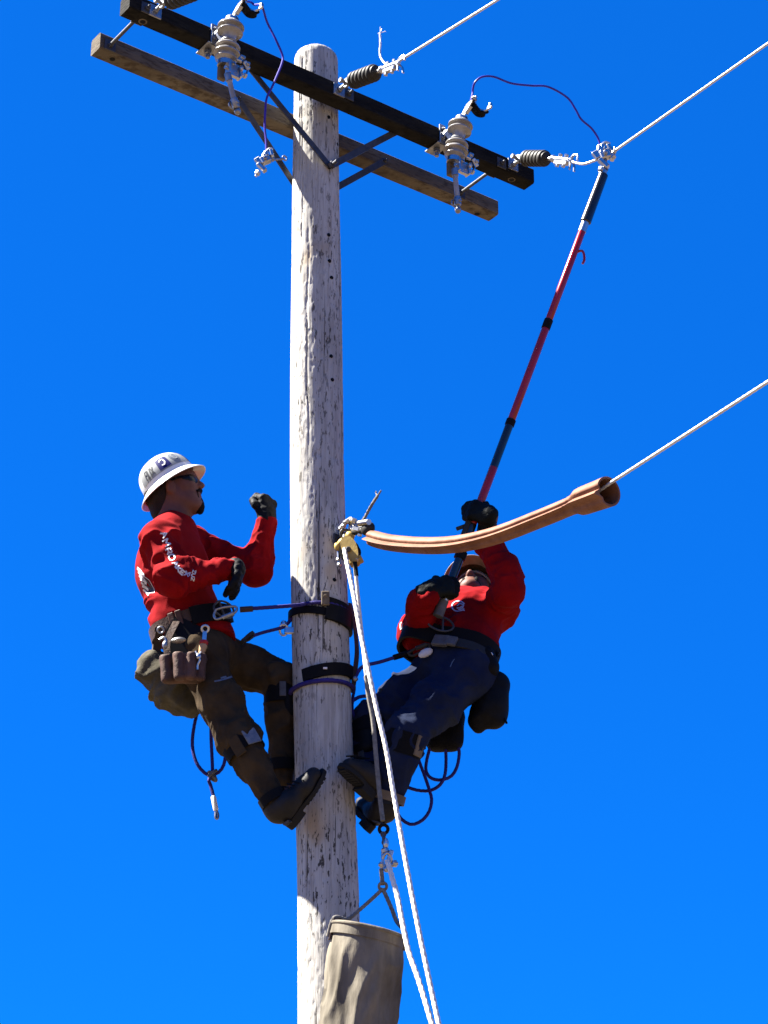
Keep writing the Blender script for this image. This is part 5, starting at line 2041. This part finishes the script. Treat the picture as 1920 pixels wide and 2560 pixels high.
h2R = dict(wrist=S1 + bkR * .038 - dvR * .082 , dv=dvR, back=bkR, side=axS, curls=((38, 88, 62), (42, 90, 64), (46, 90, 64), (50, 90, 62)), tc=(55, 45))
h2L = dict(wrist=S2 + bkL * .036 - dvL * .065 - axS * .0, dv=dvL, back=bkL, side=axS, curls=((38, 88, 62), (42, 90, 64), (46, 90, 64), (50, 90, 62)), tc=(55, 45))
wrR = h2R['wrist'] - unit(h2R['dv'] + np.array([0, 0, .3])) * .012
F = SDF(.0058)
F.cone(pel, wai, .105, .105, .04, (sdv, 1.25))
F.cone(wai, che, .105, .115, .04, (sdv, 1.3))
F.cone(che, upc, .115, .085, .04, (sdv, 1.5))
F.chain([shR, elR, wrR], [.045, .034, .024])
F.chain([shL, elL, mdL, wrL, h2L['wrist']], [.045, .034, .030, .027, .022])
F.cone(shR, upc, .055, .07, .05)
F.cone(shL, upc, .055, .07, .05)
F.chain([hipR, knR, anR], [.064, .042, .030], .04)
F.chain([hipL, knL, anL], [.064, .042, .030], .04)
f2R = (W(934, 1988, -.105), W(852, 1912, -.215))
f2L = (W(930, 2066, -.01), W(893, 2016, .215))
F.cone(anR, f2R[0] * .4 + f2R[1] * .6 + unit(anR - f2R[0]) * .04, .034, .018, .03)
F.cone(anL, f2L[0] * .4 + f2L[1] * .6 + unit(anL - f2L[0]) * .04, .034, .018, .03)
hand(F, **h2R)
hand(F, **h2L)
hd.add(F, nek - fw * .0, .058)
F.build('body', 'skin', m2)
# sweatshirt
F = SDF(.0055)
F.cone(W(1142, 1640, .12), wai, .118, .120, .05, (sdv, 1.2))
F.cone(wai, che, .122, .130, .05, (sdv, 1.2))
F.cone(che, upc, .126, .095, .05, (sdv, 1.38))
F.cone(shR, upc, .070, .080, .05)
F.cone(shL, upc, .066, .078, .05)
F.cone(upc, nek, .080, .066, .05)
F.chain([shR, elR, wrR], [.072, .060, .042], .04)
F.chain([shL, elL, mdL, wrL], [.070, .053, .046, .041], .04)
F.plane(W(1140, 1642, .12), -(wai - pel))
F.ell(nek + unit(nek - upc) * .055 + fw * .02, (.070, .070, .062), k=.008, op=-1)
F.cone(wrR + unit(wrR - elR) * .062, wrR + unit(wrR - elR) * .10, .06, .06, .006, None, -1)
F.cone(wrL + unit(wrL - elL) * .055, wrL + unit(wrL - elL) * .12, .06, .06, .006, None, -1)
cq = np.stack([sdv, fw, np.cross(sdv, fw)])
def disp(p):
    d = limb_folds(p, shR, elR, .014, 15, .13, 1.) + limb_folds(p, elR, wrR, .010, 18, .10, 4.)
    d += limb_folds(p, elL, wrL, .011, 16, .10, 7.) + limb_folds(p, shL, elL, .012, 15, .13, 9.)
    l = (p - che) @ cq.T
    d += .022 * (ridge(np.stack([l[:, 0] * 8 + l[:, 2] * 5, l[:, 1] * 3, l[:, 2] * 5 - l[:, 0] * 3.5], 1) + 5, 2.) - .4)
    d += .012 * (ridge(np.stack([l[:, 0] * 14, l[:, 1] * 6, l[:, 2] * 9], 1) + 21, 2.) - .4)
    return d
sh2 = F.build('sweatshirt', 'shirt', m2, disp)
FS = F
em = [[(1148 + 16 * math.cos(t) - 2, 1516 + 13 * math.sin(t)) for t in np.linspace(.5, 5.9, 20)],
      [(1143, 1516), (1150, 1509), (1159, 1513), (1156, 1521), (1146, 1525), (1162, 1527)],
      [(1142, 1521), (1150, 1520), (1156, 1516)]]
print_on(F, em, 'chest_emblem', 'lilac', sh2, .0065)
print_on(F, [[(1003, 1556), (1001, 1564), (1003, 1574)], [(1007, 1560), (1006, 1572)]], 'sleeve_print', 'white', sh2, .010)
b = MB()
t_ = np.arange(48) / 48 * 2 * math.pi
nu = unit(nek - upc + fw * .02)
x_ = unit(np.cross(nu, fw))
y_ = np.cross(nu, x_)
b.tube(nek - nu * .004 + fw * .006 + np.outer(np.cos(t_) * .073, x_) + np.outer(np.sin(t_) * .073, y_), .008, 8, closed=True)
b.build('collar', 'shirt', sh2)
# jeans
F = SDF(.0066)
F.cone(wai * .6 + pel * .4, pel, .114, .118, .04, (sdv, 1.2))
F.cone(pel, hipR, .112, .098, .05)
F.cone(pel, hipL, .114, .098, .05)
mR, mL = hipR * .5 + knR * .5, hipL * .5 + knL * .5
F.chain([hipL, mL, knL], [.098, .082, .068], .05)
F.chain([hipR, mR, knR], [.100, .082, .067], .05)
F.chain([knL, knL * .6 + anL * .4, anL], [.067, .064, .047], .04)
F.chain([knR, knR * .6 + anR * .4, anR], [.066, .060, .046], .04)
def disp(p):
    d = limb_folds(p, hipR, knR, .018, 15, .17, 2.) + limb_folds(p, hipL, knL, .016, 11, .17, 5.) + limb_folds(p, mL, knL, .012, 19, .14, 11.)
    d += limb_folds(p, knR, anR, .020, 20, .13, 8.) + limb_folds(p, knL, anL, .014, 14, .13, 6.)
    d += .008 * (ridge(np.stack([p[:, 0] * 7, p[:, 1] * 6, p[:, 2] * 6], 1) + 3, 2.) - .4)
    return d
je = F.build('jeans', 'jeans', m2, disp)
FJ = F
print_on(F, [[(1126, 1668), (1131, 1656), (1137, 1648)]], 'pocket_stitch', 'slate', je, .004)
boot(m2, f2R[0], f2R[1], anR + np.array([.02, .0, -.035]), np.array([-.62, -.35, -.55]), knR)
boot(m2, f2L[0], f2L[1], anL + np.array([-.01, .02, -.04]), np.array([-.35, -.2, -.8]), knL)
man_keep = man
man = m2
dL_, dR_ = unit(anL - knL), unit(anR - knR)
iL = unit(np.array([-.75, .6, 0]))
iR = unit(np.array([-.55, -.8, 0]))
climber(knL, anL, unit(iL - dL_ * (iL @ dL_)), f2L, .058)
climber(knR, anR, unit(iR - dR_ * (iR @ dR_)), f2R, .058)
man = man_keep
calf_band(m2, knL + dL_ * .035, anL, .078, .085)
calf_band(m2, anL - dL_ * .005, anL + dL_, .066, .034, m='tan')
calf_band(m2, knR + dR_ * .05, anR, .079, .070)
calf_band(m2, anR - dR_ * .01, anR + dR_, .064, .030, m='webbing')
b = MB()
c = knL + dL_ * .05 + unit([.85, -.5, -.1]) * .080
b.box(c, dL_, np.cross(dL_, unit([.85, -.5, -.1])), .040, .026, .006, .002)
b.build('strap_tab', 'tan', m2)
# gloves
for hh, w0, e0 in ((h2R, wrR, elR), (h2L, wrL, elL)):
    F = SDF(.0042)
    hand(F, g=.0035, **hh)
    F.cone(hh['wrist'] + unit(hh['dv']) * .02, w0 - unit(w0 - e0) * .010, .033, .045, .02)
    F.build('glove', 'glove_green', m2, lambda p: .0035 * (ridge(p * 42, 2.) - .4), relax=1)
# hat, glasses, hair
ht2 = Hat(hd.P(.012, 0, .060), unit(hd.f + hd.u * .02), hd.u, .98)
hat2 = ht2.shell('hat_brown', m2)
b = MB()
t_ = np.arange(40) / 40 * 2 * math.pi
pts = hd.P(.0, 0, .072) + np.outer(np.cos(t_) * .106, hd.f) + np.outer(np.sin(t_) * .086, hd.l)
b.strap(pts, hd.u, .030, .006, closed=True)
b.build('sweat_band', 'bandana', hat2)
b = MB()
b.strap(smooth([ht2.at(math.radians(115), 1.1, -.008), hd.P(.01, .082, -.02), hd.P(.045, .055, -.085), hd.P(.062, 0, -.112), hd.P(.045, -.055, -.085), hd.P(.01, -.082, -.02), ht2.at(math.radians(-115), 1.1, -.008)], 5), hd.f, .016, .003)
b.build('chin_strap', 'bandana', hat2)
b = MB()
for y in (-1, 1):
    b.ball(hd.P(.088, y * .033, .024), (.010, .034, .022), X=unit(hd.f + hd.l * y * .45), Y=hd.l, n=16)
    b.strap(smooth([hd.P(.080, y * .062, .030), hd.P(.04, y * .076, .030), hd.P(-.004, y * .084, .028)], 4), hd.u, .008, .003)
b.tube([hd.P(.100, -.012, .03), hd.P(.100, .012, .03)], .003, 6)
b.build('sunglasses', 'lens', m2)
F = SDF(.0055)
F.ell(hd.P(-.016, 0, .046), (.103, .083, .094), hd.f, hd.l)
F.cone(hd.P(-.055, 0, -.01), hd.P(-.07, 0, -.06), .055, .045, .03, (hd.l, 1.2))
F.plane(hd.P(-.020, 0, .0), hd.f * 1.0 + hd.u * -.3, .01)
F.plane(hd.P(0, 0, .105), hd.u, .01)
F.build('hair', 'hair', m2, lambda p: .005 * (fbm(p * 50, 2) - .5))
F = SDF(.0045)
F.ell(hd.P(.072, 0, -.088), (.028, .036, .028), hd.f, hd.l)
for y in (-1, 1):
    F.cone(hd.P(.066, y * .034, -.080), hd.P(.010, y * .066, -.030), .016, .010, .015)
    F.cone(hd.P(.088, y * .028, -.08), hd.P(.094, y * .028, -.03), .010, .008, .012)
F.build('beard', 'beard', m2, lambda p: .004 * (fbm(p * 80, 2) - .5), relax=1)
# belt
bc2 = W(1150, 1640, .125)
belt2, bat2 = torso_belt(m2, (FS, FJ), bc2, unit(sdv + np.array([0, 0, -.18])), fw - (wai - pel) * .3, .15, .15, .085, .012, 'webbing')
b = MB()
pd = [bat2(dg, .012, .030) for dg in range(-4, 80, 6)]
b.strap(smooth(pd, 2), unit(wai - pel), .042, .008)
b.build('waist_strap', 'polymer', belt2)
b = MB()
q = bat2(80, .02, .036)
b.box(q, unit(bat2(86) - bat2(74)), unit(wai - pel), .034, .026, .010, .004)
q2 = bat2(64, .02, .032)
b.box(q2, unit(bat2(70) - bat2(58)), unit(wai - pel), .020, .022, .008, .003)
b.build('buckle', 'grip_grey', belt2)
b = MB()
rc_ = bat2(88, .026, -.040)
rt = unit(bat2(102) - bat2(82))
ru = unit(wai - pel + np.array([0, 0, .05]))
b.tube([rc_ + rt * .055 * math.cos(a_) + ru * .034 * math.sin(a_) for a_ in np.arange(28) / 28 * 2 * math.pi], .0045, 8, closed=True)
b.tube([rc_ + rt * -.008 + ru * .034, rc_ + rt * -.014 - ru * .033], .0045, 8)
b.build('d_ring', 'dark_steel', belt2)
b = MB()
b.ball(W(1064, 1632, .0), (.032, .012, .018), X=unit([1, 0, .5]), n=12)
b.build('ring_patch', 'white', belt2)
b = MB()
for u, v in ((1207, 1628), (1228, 1638), (1229, 1650)):
    b.tube(smooth([W(u - 4, v, -.02), W(u, v - 6, -.022), W(u + 4, v, -.02)], 4), .003, 6)
b.build('clip', 'bright', belt2)
# his pouches
p1_ = thing('tool_pouch', 'black squarish pouch hanging low behind the right man thigh', 'tool pouch', W(1110, 1840, .2))
F = SDF(.0075)
F.cone(W(1092, 1808, .16), W(1096, 1856, .16), .048, .046, .03, (yA, 1.1))
F.cone(W(1132, 1796, .16), W(1128, 1856, .16), .048, .046, .03, (yA, 1.1))
F.cone(W(1130, 1770, .16), W(1110, 1800, .16), .04, .05, .03)
F.plane(W(1110, 1878, .16), -ZV, .02)
F.build('pouch_body', 'webbing', p1_, lambda p: .012 * (ridge(p * 9, 2.) - .4))
b = MB()
b.strap(smooth([bat2(-40, .0, -.02), W(1180, 1720, .18), W(1140, 1780, .16)], 5), yA, .05, .005)
b.build('hanging_strap', 'webbing', p1_)
p2_ = thing('tool_bag', 'black rounded bag hanging at the right man hip, farthest right', 'bag', W(1225, 1760, .1))
F = SDF(.0075)
F.cone(W(1238, 1716, .08), W(1226, 1766, .08), .060, .062, .04, (yA, .9))
F.cone(W(1226, 1766, .08), W(1196, 1800, .08), .060, .034, .04)
F.cone(W(1220, 1780, .08), W(1232, 1796, .08), .05, .030, .04)
F.cone(W(1196, 1806, .08), W(1196, 1822, .08), .024, .012, .03)
F.cone(W(1236, 1796, .08), W(1246, 1802, .08), .024, .014, .03)
F.build('bag_body', 'black_rubber', p2_, lambda p: .014 * (ridge(p * 8, 2.) - .4))
b = MB()
b.strap(smooth([bat2(-12, .01, -.01), W(1226, 1670, .06), W(1232, 1696, .07)], 4), yA, .03, .005)
b.strap(smooth([bat2(-5, .015, -.02), W(1222, 1690, .03), W(1218, 1726, .05)], 4), yA, .02, .004)
b.tube(smooth([W(1250, 1786, .06), W(1258, 1794, .06), W(1264, 1802, .06), W(1267, 1809, .06)], 4), .0045, 8)
b.build('bag_strap', 'webbing', p2_)
F = SDF(.0075)
F.cone(W(1212, 1640, .02), W(1222, 1672, .02), .040, .042, .03, (yA, 1.3))
F.build('hip_pouch', 'webbing', belt2, lambda p: .008 * (ridge(p * 14, 2.) - .4))
YC = .14
cl = thing('coiled_rope', 'blue black rope hanging in three open loops below the right man', 'rope', W(1090, 1960, YC))
c1 = [W(1074, 1872, YC), W(1067, 1900, YC), W(1065, 1926, YC), W(1076, 1944, YC), W(1100, 1950, YC), W(1127, 1941, YC), W(1142, 1918, YC), W(1148, 1886, YC), W(1146, 1868, YC)]
c2 = [W(1114, 1866, YC), W(1115, 1905, YC), W(1112, 1938, YC - .012), W(1100, 1962, YC - .012), W(1076, 1976, YC), W(1046, 1976, YC), W(1016, 1967, YC), W(1000, 1958, YC)]
c3 = [W(1040, 1868, YC - .02), W(1047, 1900, YC - .02), W(1061, 1938, YC - .02), W(1073, 1974, YC - .02), W(1079, 2000, YC - .02), W(1073, 2028, YC - .02), W(1055, 2051, YC - .02), W(1028, 2061, YC - .02), W(1003, 2047, YC - .02), W(990, 2025, YC - .02)]
for c in (c1, c2, c3):
    MB().rope(smooth(c, 8), .0066, 3, .05, 10, .12, .009).build('rope_loop', 'cord', cl)
